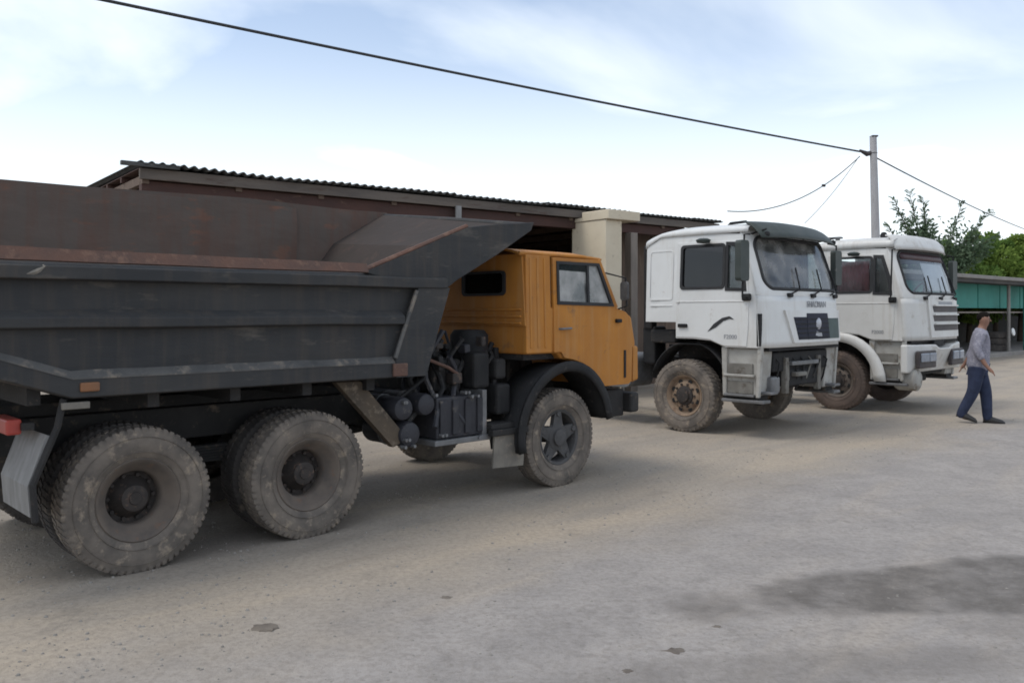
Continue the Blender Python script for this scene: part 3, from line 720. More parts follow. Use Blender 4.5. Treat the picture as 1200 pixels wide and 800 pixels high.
MB().box(-4.99, -4.90, -1.06, -.68, 1.0, 1.10).build('tail_lamp', 'red', kam, bevel=.015)
MB().box(-5.0, -4.90, -.66, -.58, 1.0, 1.09).build('tail_lamp', 'whitelid', kam, bevel=.012)
MB().box(-4.99, -4.90, .55, 1.02, 1.0, 1.10).build('tail_lamp', 'red', kam, bevel=.015)
MB().box(-5.06, -4.92, -.5, .5, .80, .98).build('rear_cross_beam', 'iron', kam, bevel=.02)
MB().box(-4.91, -4.84, -1.10, -.42, 1.03, 1.075).build('lamp_bracket', 'iron', kam)
# --- wheels: duals behind, spider wheels in front
RW, WW = .505, .25
for s_ in (-1, 1):
    for xx in (-4.2, -2.885):
        wheel(kam, xx, s_ * (1.16 - WW / 2), RW, WW, 'deep', s_, 'tyre', 'rim', 'hub', spin=xx)
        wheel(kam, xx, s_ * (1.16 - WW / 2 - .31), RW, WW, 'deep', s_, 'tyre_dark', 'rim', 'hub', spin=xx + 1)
    wheel(kam, 0.02, s_ * (1.16 - WW / 2), RW, WW, 'spider', s_, 'tyre', 'rim_dark', 'rim_dark', spin=.4)
# --- cab
CY = 1.22
def cabw(x, y, z):      # the cab narrows a little towards the roof
    return (x, y * (1 - .035 * max(0, z - 1.8)), z)
cab = thing('cab', '', '', (0, 0, 0))
bpy.data.objects.remove(cab)
low = [(-.54, 1.36), (-.10, 1.36), (-.05, 1.30), (.10, 1.28), (.24, 1.24), (.40, 1.16), (.52, 1.06), (.57, 1.0), (1.17, 1.0), (1.165, 1.45), (1.10, 1.72), (.98, 1.785), (.85, 1.825), (-.54, 1.825)]
cab = MB().prism(low, -CY + .012, CY - .012).build('cab', 'orange', kam, bevel=.03, smooth=True)
# open lower rear corner: panel at the back, with window
def rearY(p): return p
rw_ = MB().plate([[(-CY + .01, 1.64), (CY - .01, 1.64), (CY - .06, 2.345), (-CY + .06, 2.345)], rrect(-.92, -.30, 1.95, 2.18, .05), rrect(.30, .92, 1.95, 2.18, .05)], -.565, -.53, 'yz')
rw_.build('rear_wall', 'orange', cab)
for s_ in (-1, 1):
    MB().plate([rrect(s_ * .61 - .33, s_ * .61 + .33, 1.94, 2.19, .05), rrect(s_ * .61 - .295, s_ * .61 + .295, 1.965, 2.165, .04)], -.585, -.56, 'yz').build('rear_window_seal', 'seal', cab)
    MB().prism(rrect(s_ * .61 - .31, s_ * .61 + .31, 1.95, 2.18, .05), -.556, -.548, 'yz').build('rear_window', 'glass_dark', cab)
for z_ in (1.655, 1.72, 1.79):
    MB().box(-.585, -.56, -CY + .06, CY - .06, z_, z_ + .022).build('rear_swage', 'orange', cab, bevel=.008)
roof = MB()
def kroof(u, v):
    x = -.60 + 1.23 * u; w = 1.17
    a = PI * v; y = -w * math.cos(a); q = abs(math.cos(a))
    edge = (1 - q ** 6)
    fr = 1 - max(0, (u - .78) / .22) ** 2.2
    return (x, y, 2.335 + .085 * edge * (.35 + .65 * fr))
roof.grid(kroof, 16, 20); kr = roof.build('roof', 'orange', cab, smooth=True, solid=.02, sharp=60)
gt = MB(); gt.tube([(-.615, -1.175, 2.35), (.3, -1.178, 2.352), (.60, -1.165, 2.335)], .018, 6); gt.build('roof_gutter', 'orange', kr, smooth=True)
for s_ in (-1, 1):
    # side pillar with ribs behind the door
    bp_ = MB().prism([(-.555, 1.37), (-.20, 1.37), (-.20, 2.34), (-.545, 2.34)], s_ * (CY - .05), s_ * CY).warp(cabw).build('rear_pillar', 'orange', cab, bevel=.008)
    for k in range(3):
        MB().box(-.50 + .10 * k, -.475 + .10 * k, s_ * (CY - .01), s_ * (CY + .008), 1.42, 2.31).warp(cabw).build('pillar_rib', 'orange', bp_, bevel=.006)
    # door: outline with the window opening
    outl = [(-.17, 1.37), (-.07, 1.37), (-.02, 1.31), (.12, 1.285), (.26, 1.245), (.41, 1.165), (.53, 1.065), (.585, .985), (1.02, .985), (1.07, 1.02), (1.085, 1.45), (1.04, 1.72), (.97, 1.775), (.80, 1.82), (.555, 2.325), (-.17, 2.325)]
    hole = [(-.11, 1.865), (.735, 1.85), (.525, 2.275), (-.11, 2.275)]
    dr = MB().plate([outl, hole], s_ * (CY - .03), s_ * (CY + .012)).warp(cabw).build('door', 'orange', cab, bevel=.006)
    sl = MB().plate([[(-.125, 1.85), (.76, 1.835), (.535, 2.29), (-.125, 2.29)], [(-.095, 1.885), (.70, 1.87), (.51, 2.26), (-.095, 2.26)]], s_ * (CY + .0), s_ * (CY + .022)).warp(cabw)
    sl.build('window_seal', 'seal', dr)
    MB().prism([(.335, 1.86), (.365, 1.86), (.365, 2.27), (.335, 2.27)], s_ * (CY - .005), s_ * (CY + .02)).warp(cabw).build('window_divider', 'seal', dr)
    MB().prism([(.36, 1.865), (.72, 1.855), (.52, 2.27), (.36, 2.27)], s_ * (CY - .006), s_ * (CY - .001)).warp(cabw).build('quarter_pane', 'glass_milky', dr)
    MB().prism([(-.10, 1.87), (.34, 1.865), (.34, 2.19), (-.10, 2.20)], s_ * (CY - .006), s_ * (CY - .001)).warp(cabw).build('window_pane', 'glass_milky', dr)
    hd = MB(); hd.tube([(-.10, s_ * (CY + .01), 1.605), (-.09, s_ * (CY + .04), 1.605), (.05, s_ * (CY + .04), 1.61), (.06, s_ * (CY + .01), 1.61)], .012, 6); hd.build('door_handle', 'steel', dr)
    MB().box(.78, .86, s_ * (CY + .01), s_ * (CY + .05), 1.66, 1.70).build('mirror_bracket', 'black', dr, bevel=.008)
    MB().box(.93, .96, s_ * (CY + .008), s_ * (CY + .022), 1.06, 1.36).build('door_gap', 'black', dr)
    # screen pillar and front corner panel
    pl = MB(); pl.tube([(.56, s_ * 1.165, 2.33), (.81, s_ * 1.205, 1.82)], .035, 8); pl.build('screen_pillar', 'orange', cab, smooth=True)
    cp = MB().prism([(1.10, 1.01), (1.19, 1.02), (1.185, 1.40), (1.10, 1.40)], s_ * (CY - .08), s_ * (CY + .006)); cp.build('corner_panel', 'orange', cab, bevel=.02)
    MB().box(1.165, 1.20, s_ * .88 - .13, s_ * .88 + .13, 1.10, 1.30).build('headlamp', 'lampglass', cab, bevel=.03)
# front: windscreen in two halves, grille, bumper
for s_ in (-1, 1):
    w_ = MB(); w_.grid(lambda u, v: (.82 - .24 * v - .03 * u * u, s_ * (.04 + (1.12 - .04 * v) * u), 1.83 + .49 * v), 6, 1); w_.build('windscreen', 'glass_dust_sheen', cab, solid=.006)
MB().prism([(.83, 1.82), (.86, 1.82), (.61, 2.33), (.58, 2.33)], -.03, .03).build('screen_divider', 'seal', cab)
MB().box(.55, .62, -1.13, 1.13, 2.31, 2.36).build('header', 'orange', cab, bevel=.015)
MB().box(1.165, 1.185, -.62, .62, 1.15, 1.5).build('grille', 'black', cab, bevel=.01)
MB().box(1.10, 1.25, -1.20, 1.20, .66, .88).build('bumper', 'iron', kam, bevel=.03)
MB().box(.72, 1.10, -1.10, -.66, .62, .92).build('step_box', 'iron', kam, bevel=.02)
MB().box(.72, 1.10, .66, 1.10, .62, .92).build('step_box', 'iron', kam, bevel=.02)
MB().box(.62, .78, -1.0, 1.0, .88, 1.01).build('cab_mount', 'iron', kam, bevel=.02)
MB().box(-.5, -.06, -1.12, 1.12, 1.30, 1.358).build('cab_floor_edge', 'iron', kam)
# mirror seen beyond the screen
mr_ = MB(); mr_.tube([(.84, -1.2, 1.80), (.86, -1.33, 1.84), (.84, -1.33, 2.14), (.66, -1.17, 2.20)], .010, 6); mrr = mr_.build('mirror_arm', 'black', cab)
MB().prism(rrect(-1.37, -1.27, 1.90, 2.10, .03), .82, .85, 'yz').build('mirror_head', 'rim_dark', mrr, bevel=.01)
# inside: seats, back trim, wheel
for s_ in (-1, 1):
    MB().box(-.35, .1, s_ * .6 - .24, s_ * .6 + .24, 1.825, 1.90).build('seat', 'seat', cab, bevel=.03)
    MB().box(-.48, -.36, s_ * .6 - .24, s_ * .6 + .24, 1.85, 2.2).build('seat_back', 'seat', cab, bevel=.04)
sw = MB()
sw.tube([(.38 + .06 * math.cos(2 * PI * i / 20), .55 + .2 * math.cos(2 * PI * i / 20 + 1.57), 1.93 + .16 * math.sin(2 * PI * i / 20 + 1.57)) for i in range(21)], .014, 6, cap=False)
sw.build('steering_wheel', 'black', cab, smooth=True)
MB().box(.02, .045, -.95, -.70, 1.90, 2.13).build('paper_bag', 'whitesheet', cab, bevel=.01)
# ------------------------------------------------------------------ white trucks
def text_mesh(body, size, m, parent, name, loc, rot):
    cu = bpy.data.curves.new(name, 'FONT'); cu.body = body; cu.size = size; cu.extrude = .003; cu.align_x = 'CENTER'; cu.align_y = 'CENTER'
    tmp = bpy.data.objects.new('tmp', cu); col.objects.link(tmp)
    dg = bpy.context.evaluated_depsgraph_get(); me = bpy.data.meshes.new_from_object(tmp.evaluated_get(dg)); bpy.data.objects.remove(tmp)
    me.materials.clear(); me.materials.append(M[m])
    o = bpy.data.objects.new(name, me); col.objects.link(o); o.parent = parent; o.location = loc; o.rotation_euler = rot
    return o

def white_truck(kind, label, loc, ang):
    T = thing('tractor_truck', label, 'truck', loc, ang, 'white cab trucks parked in front of the long shed')
    P = 'white' if kind == 1 else 'white2'
    tm = 'tyre' if kind == 1 else 'tyre_brown'
    W = 1.235; ZS = .04 if kind == 1 else .10
    def tumble(x, y, z): return (x, y * (1 - .045 * max(0, z - 2.1)), z)
    XF = 1.27
    def px(z):                  # front profile
        if z < 2.05: return XF + .03 - .04 * (z - 1.28) / .77
        return XF - .01 - .30 * ((z - 2.05) / .95) ** 1.15
    def fx(y, z):               # front surface with rounded corners
        c = max(0, abs(y) - .78) / (W - .78)
        return px(z) - .045 * (y / W) ** 2 - .10 * c ** 3.0
    XS = lambda z: fx(W, z)
    # side skins (door cut is a proud panel on top)
    top = 2.80
    shell = None
    cabo = MB().prism([(-.74, 1.64), (-.22, 1.64), (-.22, 1.40), (.45, 1.40), (.62, 1.30), (XS(1.3) - .03, 1.30), (XS(1.3) - .03, 1.50), (-.74, 1.72)], -W + .06, W - .06).build('cab', P, T)
    cabo['label'] = 'white cab with sleeper'
    for s_ in (-1, 1):
        outl = [(-.75, 1.62), (-.20, 1.62), (-.20, 1.38), (.10, 1.38), (.40, 1.36), (.56, 1.30), (.64, 1.27), (XS(1.27), 1.27), (XS(2.05), 2.05), (XS(2.3), 2.3), (XS(2.6), 2.6), (XS(2.88), 2.88), (.2, 2.93), (-.48, 2.90), (-.75, 2.76)]
        hole = rrect(-.09, .615, 2.125, 2.735, .05)
        qh = [(.665, 2.10), (.955, 2.09), (.925, 2.36), (.80, 2.735), (.665, 2.745)]
        MB().plate([outl, hole, qh], s_ * (W - .03), s_ * W).warp(tumble).build('side_panel', P, cabo, bevel=.012)
        dout = [(-.185, 1.40), (.12, 1.40), (.40, 1.375), (.55, 1.315), (.63, 1.29), (.98, 1.29), (1.01, 1.6), (1.015, 2.06), (.985, 2.33), (.91, 2.6), (.835, 2.79), (-.185, 2.80)]
        dr = MB().plate([dout, hole, qh], s_ * (W - .01), s_ * (W + .014)).warp(tumble).build('door', P, cabo, bevel=.007)
        MB().plate([rrect(-.115, .64, 2.10, 2.76, .06), rrect(-.075, .60, 2.14, 2.72, .045)], s_ * (W + .0), s_ * (W + .024)).warp(tumble).build('window_seal', 'seal', dr)
        MB().plate([[(.645, 2.075), (.985, 2.065), (.955, 2.37), (.82, 2.765), (.645, 2.775)], [(.685, 2.12), (.93, 2.11), (.90, 2.35), (.78, 2.71), (.685, 2.72)]], s_ * (W + .0), s_ * (W + .024)).warp(tumble).build('quarter_seal', 'seal', dr)
        MB().prism(rrect(-.085, .61, 2.13, 2.73, .05), s_ * (W - .012), s_ * (W - .006)).warp(tumble).build('window_pane', 'glass_dark' if kind == 1 else 'glass_clear', dr)
        MB().prism([(.67, 2.105), (.95, 2.095), (.92, 2.36), (.795, 2.73), (.67, 2.74)], s_ * (W - .012), s_ * (W - .006)).warp(tumble).build('quarter_pane', 'glass', dr)
        hd = MB().box(-.14, .02, s_ * (W + .01), s_ * (W + .045), 1.545, 1.60).build('door_handle', 'black', dr, bevel=.012)
        # swage lines pressed into the side
        MB().box(-.18, 1.0, s_ * (W + .008), s_ * (W + .022), 1.915, 1.935).build('swage', P, dr, bevel=.006)
        MB().box(-.66, -.26, s_ * (W - .005), s_ * (W + .01), 1.86, 1.875).build('sleeper_swage', P, cabo, bevel=.005)
        MB().plate([rrect(-.68, -.25, 1.95, 2.70, .05), rrect(-.665, -.265, 1.965, 2.685, .045)], s_ * (W - .005), s_ * (W + .006)).warp(tumble).build('sleeper_moulding', P, cabo)
        # wheel arch
        def arch(u, v):
            a = R(158 - 140 * u); r_ = .70
            return (-.02 + r_ * math.cos(a), s_ * (.80 + .36 * v), .56 + min(.74, r_ * 1.10 * math.sin(a)))
        MB().grid(arch, 18, 2).build('wheel_arch', 'black', T, solid=.02, smooth=True)
        if kind == 2:
            def fl_(u, v):
                a = R(112 - 112 * u); r0 = .66 + .15 * v + .05 * v * u
                return (.0 + r0 * math.cos(a) * (1 + .02 * u), s_ * (1.262 - .012 * v), .56 + r0 * math.sin(a) * 1.03)
            MB().grid(fl_, 12, 2).build('fender_flare', P, T, solid=.03, smooth=True)
        # entry steps
        sb = MB().prism([(.60, .60), (.55, 1.27), (1.17, 1.27), (1.12, .60)], s_ * .85, s_ * 1.175).build('step_panel', 'whitegrime', T, bevel=.02)
        for k, (z0, z1, y_) in enumerate(((.62, .80, 1.185), (.90, 1.05, 1.195))):
            MB().box(.63, 1.05, s_ * (y_ - .05), s_ * (y_ + .006), z0, z1).build('step_recess', 'stepdark', sb, bevel=.01)
            MB().box(.61, 1.08, s_ * 1.10, s_ * 1.235, z0 - .035, z0).build('step_tread', 'steel' if k == 0 else 'whitegrime', sb, bevel=.008)
        for xx in (.59, 1.10):
            MB().prism([(xx, .58), (xx - .02 if xx < 1 else xx + .03, 1.28), (xx + .07 if xx < 1 else xx + .10, 1.28), (xx + .05, .58)], s_ * 1.15, s_ * 1.215).build('step_side', 'whitegrime', sb, bevel=.012)
        MB().box(.57, 1.22, s_ * 1.0, s_ * 1.23, .50, .545).build('lower_step', 'steel', T, bevel=.01)
        MB().box(.62, 1.12, s_ * .9, s_ * 1.17, .545, .60).build('step_mount', 'iron', T)
    # front skin: ring about the windscreen, corners of the glass rounded
    A0, A1, B0, B1, RC = -1.10, 1.10, 2.10, 2.84, .17
    gl_out = rrect(A0, A1, B0, B1, RC, 8)
    def onto(p, off=0): 
        y, z = p
        return tumble(fx(y, z) + off, y, z)
    def outer(p):
        y, z = p; cy, cz = 0, (B0 + B1) / 2
        k = min(W / max(abs(y), 1e-6), ((2.93 - cz) if z > cz else (cz - 1.99)) / max(abs(z - cz), 1e-6))
        return (y * k, cz + (z - cz) * k)
    dense = []
    for i in range(len(gl_out)):
        a, b = gl_out[i], gl_out[(i + 1) % len(gl_out)]
        n = max(1, int(math.dist(a, b) / .09))
        dense += [(a[0] + (b[0] - a[0]) * j / n, a[1] + (b[1] - a[1]) * j / n) for j in range(n)]
    ring = MB(); nd = len(dense); K = 5
    vs = []
    for k in range(K + 1):
        for p in dense:
            q = outer(p); vs.append(onto((p[0] + (q[0] - p[0]) * k / K, p[1] + (q[1] - p[1]) * k / K)))
    ring.add(vs, [(k * nd + i, k * nd + (i + 1) % nd, (k + 1) * nd + (i + 1) % nd, (k + 1) * nd + i) for k in range(K) for i in range(nd)])
    ring.build('screen_surround', P, cabo, smooth=True, solid=.02)
    se = MB(); se.tube([onto(p, .006) for p in dense + [dense[0]]], .026, 8, cap=False); se.build('windscreen_seal', 'seal', cabo, smooth=True)
    def gfn(u, v):
        z = B0 + (B1 - B0) * v; e_ = min(z - B0, B1 - z)
        half = A1 if e_ >= RC else A1 - RC + math.sqrt(max(0, RC * RC - (RC - e_) ** 2))
        return onto((-half + 2 * half * u, z), -.004)
    MB().grid(gfn, 24, 24).build('windscreen', 'glass_dust_sheen' if kind == 1 else 'glass_clear', cabo, smooth=True)
    # lower front
    z0f = 1.275
    def ffn(u, v):
        y = -W + 2 * W * u; z = z0f + (2.0 - z0f) * v
        return onto((y, z), .0)
    MB().grid(ffn, 30, 8).build('front_panel', P, cabo, smooth=True, solid=.03)
    for yy in (-.55, .15, .75):
        wip = MB(); wip.tube([onto((yy, 2.03), .035), onto((yy + .28, 2.10), .045), onto((yy + .34, 2.42), .03)], .011, 6); wip.build('wiper', 'black', cabo)
    for yy in (-.55, .15, .95): MB().box(fx(yy, 2.02) - .01, fx(yy, 2.02) + .055, yy - .06, yy + .06, 1.985, 2.045).build('wiper_motor_cover', 'black', cabo, bevel=.015)
    # roof
    def rfn(u, v):
        x = -.76 + 1.74 * u; a = PI * v
        zt = 2.86 + ZS + .155 * math.sin(min(1, (u + .06) / .52) * PI / 2) - .03 * max(0, (u - .6) / .4) ** 2
        zb = 2.74 + .16 * min(1, u / .16) ** .8
        cx_ = abs(math.cos(a)) ** .55 * (1 if math.cos(a) > 0 else -1)
        y = -(W - .035) * cx_
        return (x, y, zb + (zt - zb) * math.sin(a) ** .45)
    MB().grid(rfn, 20, 24).build('roof', P, cabo, smooth=True, solid=.02, sharp=70)
    hdr = MB()
    def hfn(u, v):
        y = -(W - .05) + 2 * (W - .05) * u
        zt = 2.90 + (.115 + ZS) * (1 - (y / W) ** 6)
        z = 2.87 + (zt - 2.87) * v
        return (px(2.9) + .0 - .095 * (max(0, abs(y) - .78) / (W - .78)) ** 3 - .045 * (y / W) ** 2 - .10 * v * v, y * .965, z)
    hdr.grid(hfn, 24, 4).build('roof_front', P, cabo, smooth=True, solid=.02, sharp=70)
    MB().plate([[(-W + .03, 1.64), (W - .03, 1.64), (W - .08, 2.80), (-W + .08, 2.80)]], -.755, -.72, 'yz').build('rear_wall', P, cabo, bevel=.01)
    # sun visor
    if kind == 1:
        def vfn(u, v):
            y = -1.16 + 2.32 * u
            return (px(2.9) + .02 - .16 * (abs(y) / 1.2) ** 3 + .30 * v, y, 3.045 + .03 * (1 - (y / 1.2) ** 2) - .05 * v - .19 * v * v)
        MB().grid(vfn, 20, 5).build('sun_visor', 'visor', cabo, smooth=True, solid=.016)
        for yy in (-1.08, -.4, .4, 1.08):
            q = MB(); q.tube([onto((yy, 2.88), .0), (px(2.9) + .2, yy * 1.0, 2.93)], .014, 6); q.build('visor_bracket', 'black', cabo)
        for yy in (-1.03, 1.06):
            q = MB(); q.lathe([(0, .0), (.0, .035), (.05, .045), (.075, .03), (.08, 0)], 12, (px(2.9) + .14, yy, 2.86), 'x'); q.build('marker_lamp', 'black', cabo, smooth=True)
        hl = MB(); hl.tube([(.55, -1.05, 2.985), (.62, -1.05, 3.05), (.85, -1.03, 3.06), (.93, -1.03, 3.0)], .022, 6); hl.build('roof_handle', 'black', cabo, smooth=True)
    else:
        def vfn(u, v):
            y = -1.17 + 2.34 * u
            return (px(2.9) - .02 - .16 * (abs(y) / 1.2) ** 3 + .17 * v, y, 3.11 + .02 * (1 - (y / 1.2) ** 2) - .25 * v * v)
        MB().grid(vfn, 20, 6).build('sun_visor', 'white2', cabo, smooth=True, solid=.03)
        MB().grid(lambda u, v: tuple(Vector(onto((-1.02 + 2.04 * u, 2.70 + .15 * v), .004))), 16, 1).build('screen_tint_band', 'visor_maroon', cabo, smooth=True, solid=.004)
        MB().box(-.66, -.05, -1.02, -.90, 3.12, 3.155).build('roof_rack_bar', 'steel', cabo, bevel=.008)
        MB().box(-.60, -.55, -1.0, -.92, 2.90, 3.125).build('rack_foot', 'steel', cabo); MB().box(-.15, -.10, -1.0, -.92, 2.90, 3.125).build('rack_foot', 'steel', cabo)
        q = MB(); q.lathe([(0, .06), (.05, .065), (.10, .04), (.11, 0)], 14, (.55, -.55, 3.12), 'z'); q.build('roof_lamp', 'black', cabo, smooth=True)
    # inside the cab
    MB().prism([(-.70, 1.70), (1.0, 1.52), (1.0, 1.60), (-.70, 1.78)], -1.18, 1.18).build('cab_floor', 'interior', cabo)
    MB().box(.86, 1.12, -1.12, 1.12, 1.72, 2.06).build('dashboard', 'interior', cabo, bevel=.05)
    for s_ in (-1, 1):
        MB().box(-.15, .38, s_ * .66 - .27, s_ * .66 + .27, 1.75, 2.0).build('seat', 'seat', cabo, bevel=.06)
        MB().box(-.28, -.12, s_ * .66 - .27, s_ * .66 + .27, 1.95, 2.62).build('seat_back', 'seat', cabo, bevel=.06)
    sw = MB(); sw.tube([(.70 + .10 * math.cos(2 * PI * i / 24), .62 + .23 * math.sin(2 * PI * i / 24), 2.12 + .19 * math.cos(2 * PI * i / 24)) for i in range(25)], .016, 6, cap=False); sw.build('steering_wheel', 'black', cabo, smooth=True)
    if kind == 2:
        cu = MB(); cu.grid(lambda u, v: (-.10 + .62 * u, -1.12 + .03 * math.sin(u * 26) , 2.10 + .58 * v), 40, 1); cu.build('curtain', 'redcloth', cabo, solid=.006, smooth=True)
        cu = MB(); cu.grid(lambda u, v: tuple(Vector(onto((-.15 + 1.13 * u, 2.16 + .50 * v), -.05))), 10, 2); cu.build('sun_shade_sheet', 'whitesheet', cabo, solid=.004)
    # mirrors
    for s_ in (-1, 1):
        ar = MB(); ar.tube([(1.02, s_ * 1.22, 2.86), (1.06, s_ * 1.44, 2.84), (1.05, s_ * 1.47, 2.1), (1.03, s_ * 1.44, 1.98), (1.0, s_ * 1.245, 1.98)], .014, 6); arm = ar.build('mirror_arm', 'black', cabo, smooth=True)
        if kind == 1 or s_ > 0:
            mbx = MB(); mbx.prism(rrect(s_ * 1.47 - .115, s_ * 1.47 + .115, 2.20, 2.76, .05), 1.0, 1.09, 'yz'); hd_ = mbx.build('mirror_head', 'visor', cabo, bevel=.025)
            MB().prism(rrect(s_ * 1.47 - .095, s_ * 1.47 + .095, 2.22, 2.74, .04), .992, .999, 'yz').build('mirror_glass', 'mirror', hd_)
        q = MB(); q.lathe([(0, 0), (.01, .09), (.05, .11), (.075, .06), (.08, 0)], 16, (.34, s_ * 1.33, 2.76), 'z'); q.build('kerb_mirror', 'visor', cabo, smooth=True)
        q = MB(); q.tube([(.34, s_ * 1.20, 2.82), (.34, s_ * 1.32, 2.83)], .014, 6); q.build('kerb_mirror_arm', 'black', cabo)
        MB().box(.93, 1.06, s_ * 1.235, s_ * 1.30, 1.93, 2.03).build('mirror_bracket', 'black', cabo, bevel=.02)
    # front details
    if kind == 1:
        # raised trapezoid grille panel
        def gp(poly, off, th, m, name, par=cabo, bev=.008):
            a, b, c, d = [Vector(q) for q in poly]
            def f(u, v):
                p = (a * (1 - u) + b * u) * (1 - v) + (d * (1 - u) + c * u) * v
                return (fx(p.x, p.y) + off + th, p.x, p.y)
            return MB().grid(f, 14, 3).build(name, m, par, solid=th + .012)
        gp([(-.52, 1.33), (1.12, 1.33), (1.10, 1.80), (-.74, 1.80)], .012, .02, 'white', 'grille_frame')
        gp([(-.40, 1.375), (-.13, 1.375), (-.13, 1.70), (-.52, 1.70)], .03, .012, 'grille', 'grille_mesh')
        gp([(-.13, 1.375), (.60, 1.375), (.55, 1.755), (-.13, 1.755)], .034, .012, 'grille', 'grille_mesh')
        gp([(.60, 1.375), (.98, 1.375), (.98, 1.68), (.56, 1.68)], .03, .012, 'grille_green', 'grille_side_panel')
        for k in range(5): gp([(-.40 - .02 * k, 1.40 + .066 * k), (.57, 1.40 + .066 * k), (.57, 1.412 + .066 * k), (-.40 - .02 * k, 1.412 + .066 * k)], .042, .012, 'black', 'grille_bar', bev=0)
        q = MB(); q.lathe([(.0, .0), (.0, .085), (.012, .085), (.02, .07), (.02, 0)], 24, (fx(.22, 1.6) + .05, .22, 1.60), 'x'); bd = q.build('badge', 'chrome', cabo, smooth=True)
        q = MB(); q.prism([(.10, 1.42), (.33, 1.40), (.30, 1.47), (.14, 1.49)], fx(.2, 1.45) + .05, fx(.2, 1.45) + .06, 'yz'); q.build('badge_plate', 'chrome', cabo)
        text_mesh('SHACMAN', .13, 'greytext', cabo, 'lettering', (fx(.45, 1.9) + .034, .25, 1.885), (R(90), 0, R(90)))
        sw_ = MB()
        pts = [(.36, 1.49), (.46, 1.60), (.60, 1.69), (.72, 1.715), (.79, 1.67), (.72, 1.675), (.62, 1.645), (.50, 1.555)]
        sw_.plate([pts], -W - .020, -W - .015).build('swoosh_decal', 'decal', cabo)
        text_mesh('F2000', .085, 'greytext', cabo, 'lettering', (.73, -W - .016, 1.42), (R(90), 0, 0))
        # dark gap between the door and the loose front panel
        MB().box(XS(1.5) - .01, XS(1.5) + .045, -W - .004, -W + .05, 1.30, 1.75).build('panel_gap', 'black', cabo)
        # no bumper: bare front end with tow frame, radiator foot, hoses
        fe = MB(); fe.box(.9, 1.18, -.85, .85, .92, 1.2); fe.box(1.0, 1.2, -.55, .55, .70, .94); fr0 = fe.build('front_frame', 'black', T, bevel=.02)
        MB().box(1.14, 1.22, -.56, -.46, .60, 1.12).build('tow_bracket', 'stepdark', fr0, bevel=.012)
        MB().box(1.14, 1.22, .46, .56, .60, 1.12).build('tow_bracket', 'stepdark', fr0, bevel=.012)
        MB().box(1.18, 1.25, -.42, .42, 1.0, 1.06).build('bumper_beam', 'steel', fr0, bevel=.01)
        MB().box(1.18, 1.27, -.35, .0, .84, .90).build('bumper_bracket', 'stepdark', fr0, bevel=.01)
        for k in range(7):
            yy = -.8 + .25 * k
            q = MB(); q.tube([(1.1, yy, 1.2), (1.22, yy + .05, 1.05), (1.20, yy + .12 * math.sin(k), .8), (1.1, yy, .62 + .04 * (k % 3))], .014 + .006 * (k % 2), 6); q.build('hose', ('black', 'stepdark', 'iron')[k % 3], fr0, smooth=True)
        MB().box(1.05, 1.22, -.95, -.72, .62, .86).build('radiator_foot', 'steel', fr0, bevel=.03)
        for s_ in (-1, 1): MB().box(1.0, 1.28, s_ * 1.0 - .1, s_ * 1.0 + .1, .62, .66).build('bumper_stay', 'steel', fr0, bevel=.01)
    else:
        def gp(poly, off, th, m, name, par=cabo, bev=.008):
            a, b, c, d = [Vector(q) for q in poly]
            def f(u, v):
                p = (a * (1 - u) + b * u) * (1 - v) + (d * (1 - u) + c * u) * v
                return (fx(p.x, p.y) + off + th, p.x, p.y)
            return MB().grid(f, 14, 3).build(name, m, par, solid=th + .012)
        gp([(-.42, 1.32), (1.1, 1.32), (1.06, 2.0), (-.48, 2.0)], .01, .018, 'white2', 'grille_frame')
        for k in range(3):
            z_ = 1.44 + .165 * k
            gp([(-.26, z_), (.98, z_), (.97, z_ + .105), (-.30, z_ + .105)], .026, .012, 'louvre', 'louvre')
            gp([(-.27, z_ + .108), (.98, z_ + .108), (.98, z_ + .135), (-.27, z_ + .135)], .03, .03, 'white2', 'grille_slat')
        gp([(-.02, 1.90), (.70, 1.90), (.70, 1.96), (-.02, 1.96)], .03, .006, 'greytext', 'name_strip')
        text_mesh('F2000', .085, 'greytext', cabo, 'lettering', (.73, -W - .016, 1.42), (R(90), 0, 0))
        # bumper with square lamps
        bo = [(-1.26, .72), (1.26, .72), (1.26, 1.21), (.5, 1.19), (.3, 1.13), (-.15, 1.13), (-.35, 1.20), (-1.26, 1.21)]
        bmp = MB().plate([bo], 1.12, 1.40, 'yz').warp(lambda x, y, z: (x - .16 * (max(0, abs(y) - .8) / .46) ** 2 * (1 if x > 1.2 else 0), y, z)).build('bumper', 'white2', T, bevel=.03)
        for s_ in (-1, 1):
            MB().box(1.33, 1.405 if 1 else 0, s_ * .72 - .34, s_ * .72 + .34, .80, 1.10).warp(lambda x, y, z: (x - .10 * (max(0, abs(y) - .8) / .46) ** 2, y, z)).build('lamp_surround', 'louvre', bmp, bevel=.02)
            for k, q_ in enumerate((-.16, .16)):
                MB().box(1.395, 1.425, s_ * .72 + q_ - .14, s_ * .72 + q_ + .14, .85 + .06, 1.06).warp(lambda x, y, z: (x - .10 * (max(0, abs(y) - .8) / .46) ** 2, y, z)).build('headlamp', 'lampglass', bmp, bevel=.012)
        MB().box(.95, 1.10, -.75, .75, .64, .75).build('under_beam', 'iron', T, bevel=.02)
        q = MB(); q.lathe([(-.05, 0), (-.05, .16), (.0, .19), (.30, .19), (.33, .15), (.33, 0)], 22, (1.0, -.98, .60), 'x'); q.build('air_tank', 'whitegrime', T, smooth=True)
        MB().box(.80, .95, -.3, .4, .50, .62).build('axle_guard', 'iron', T, bevel=.03)
        MB().box(1.10, 1.32, -.25, .25, 1.16, 1.27).build('cab_front_step', 'black', T, bevel=.02)
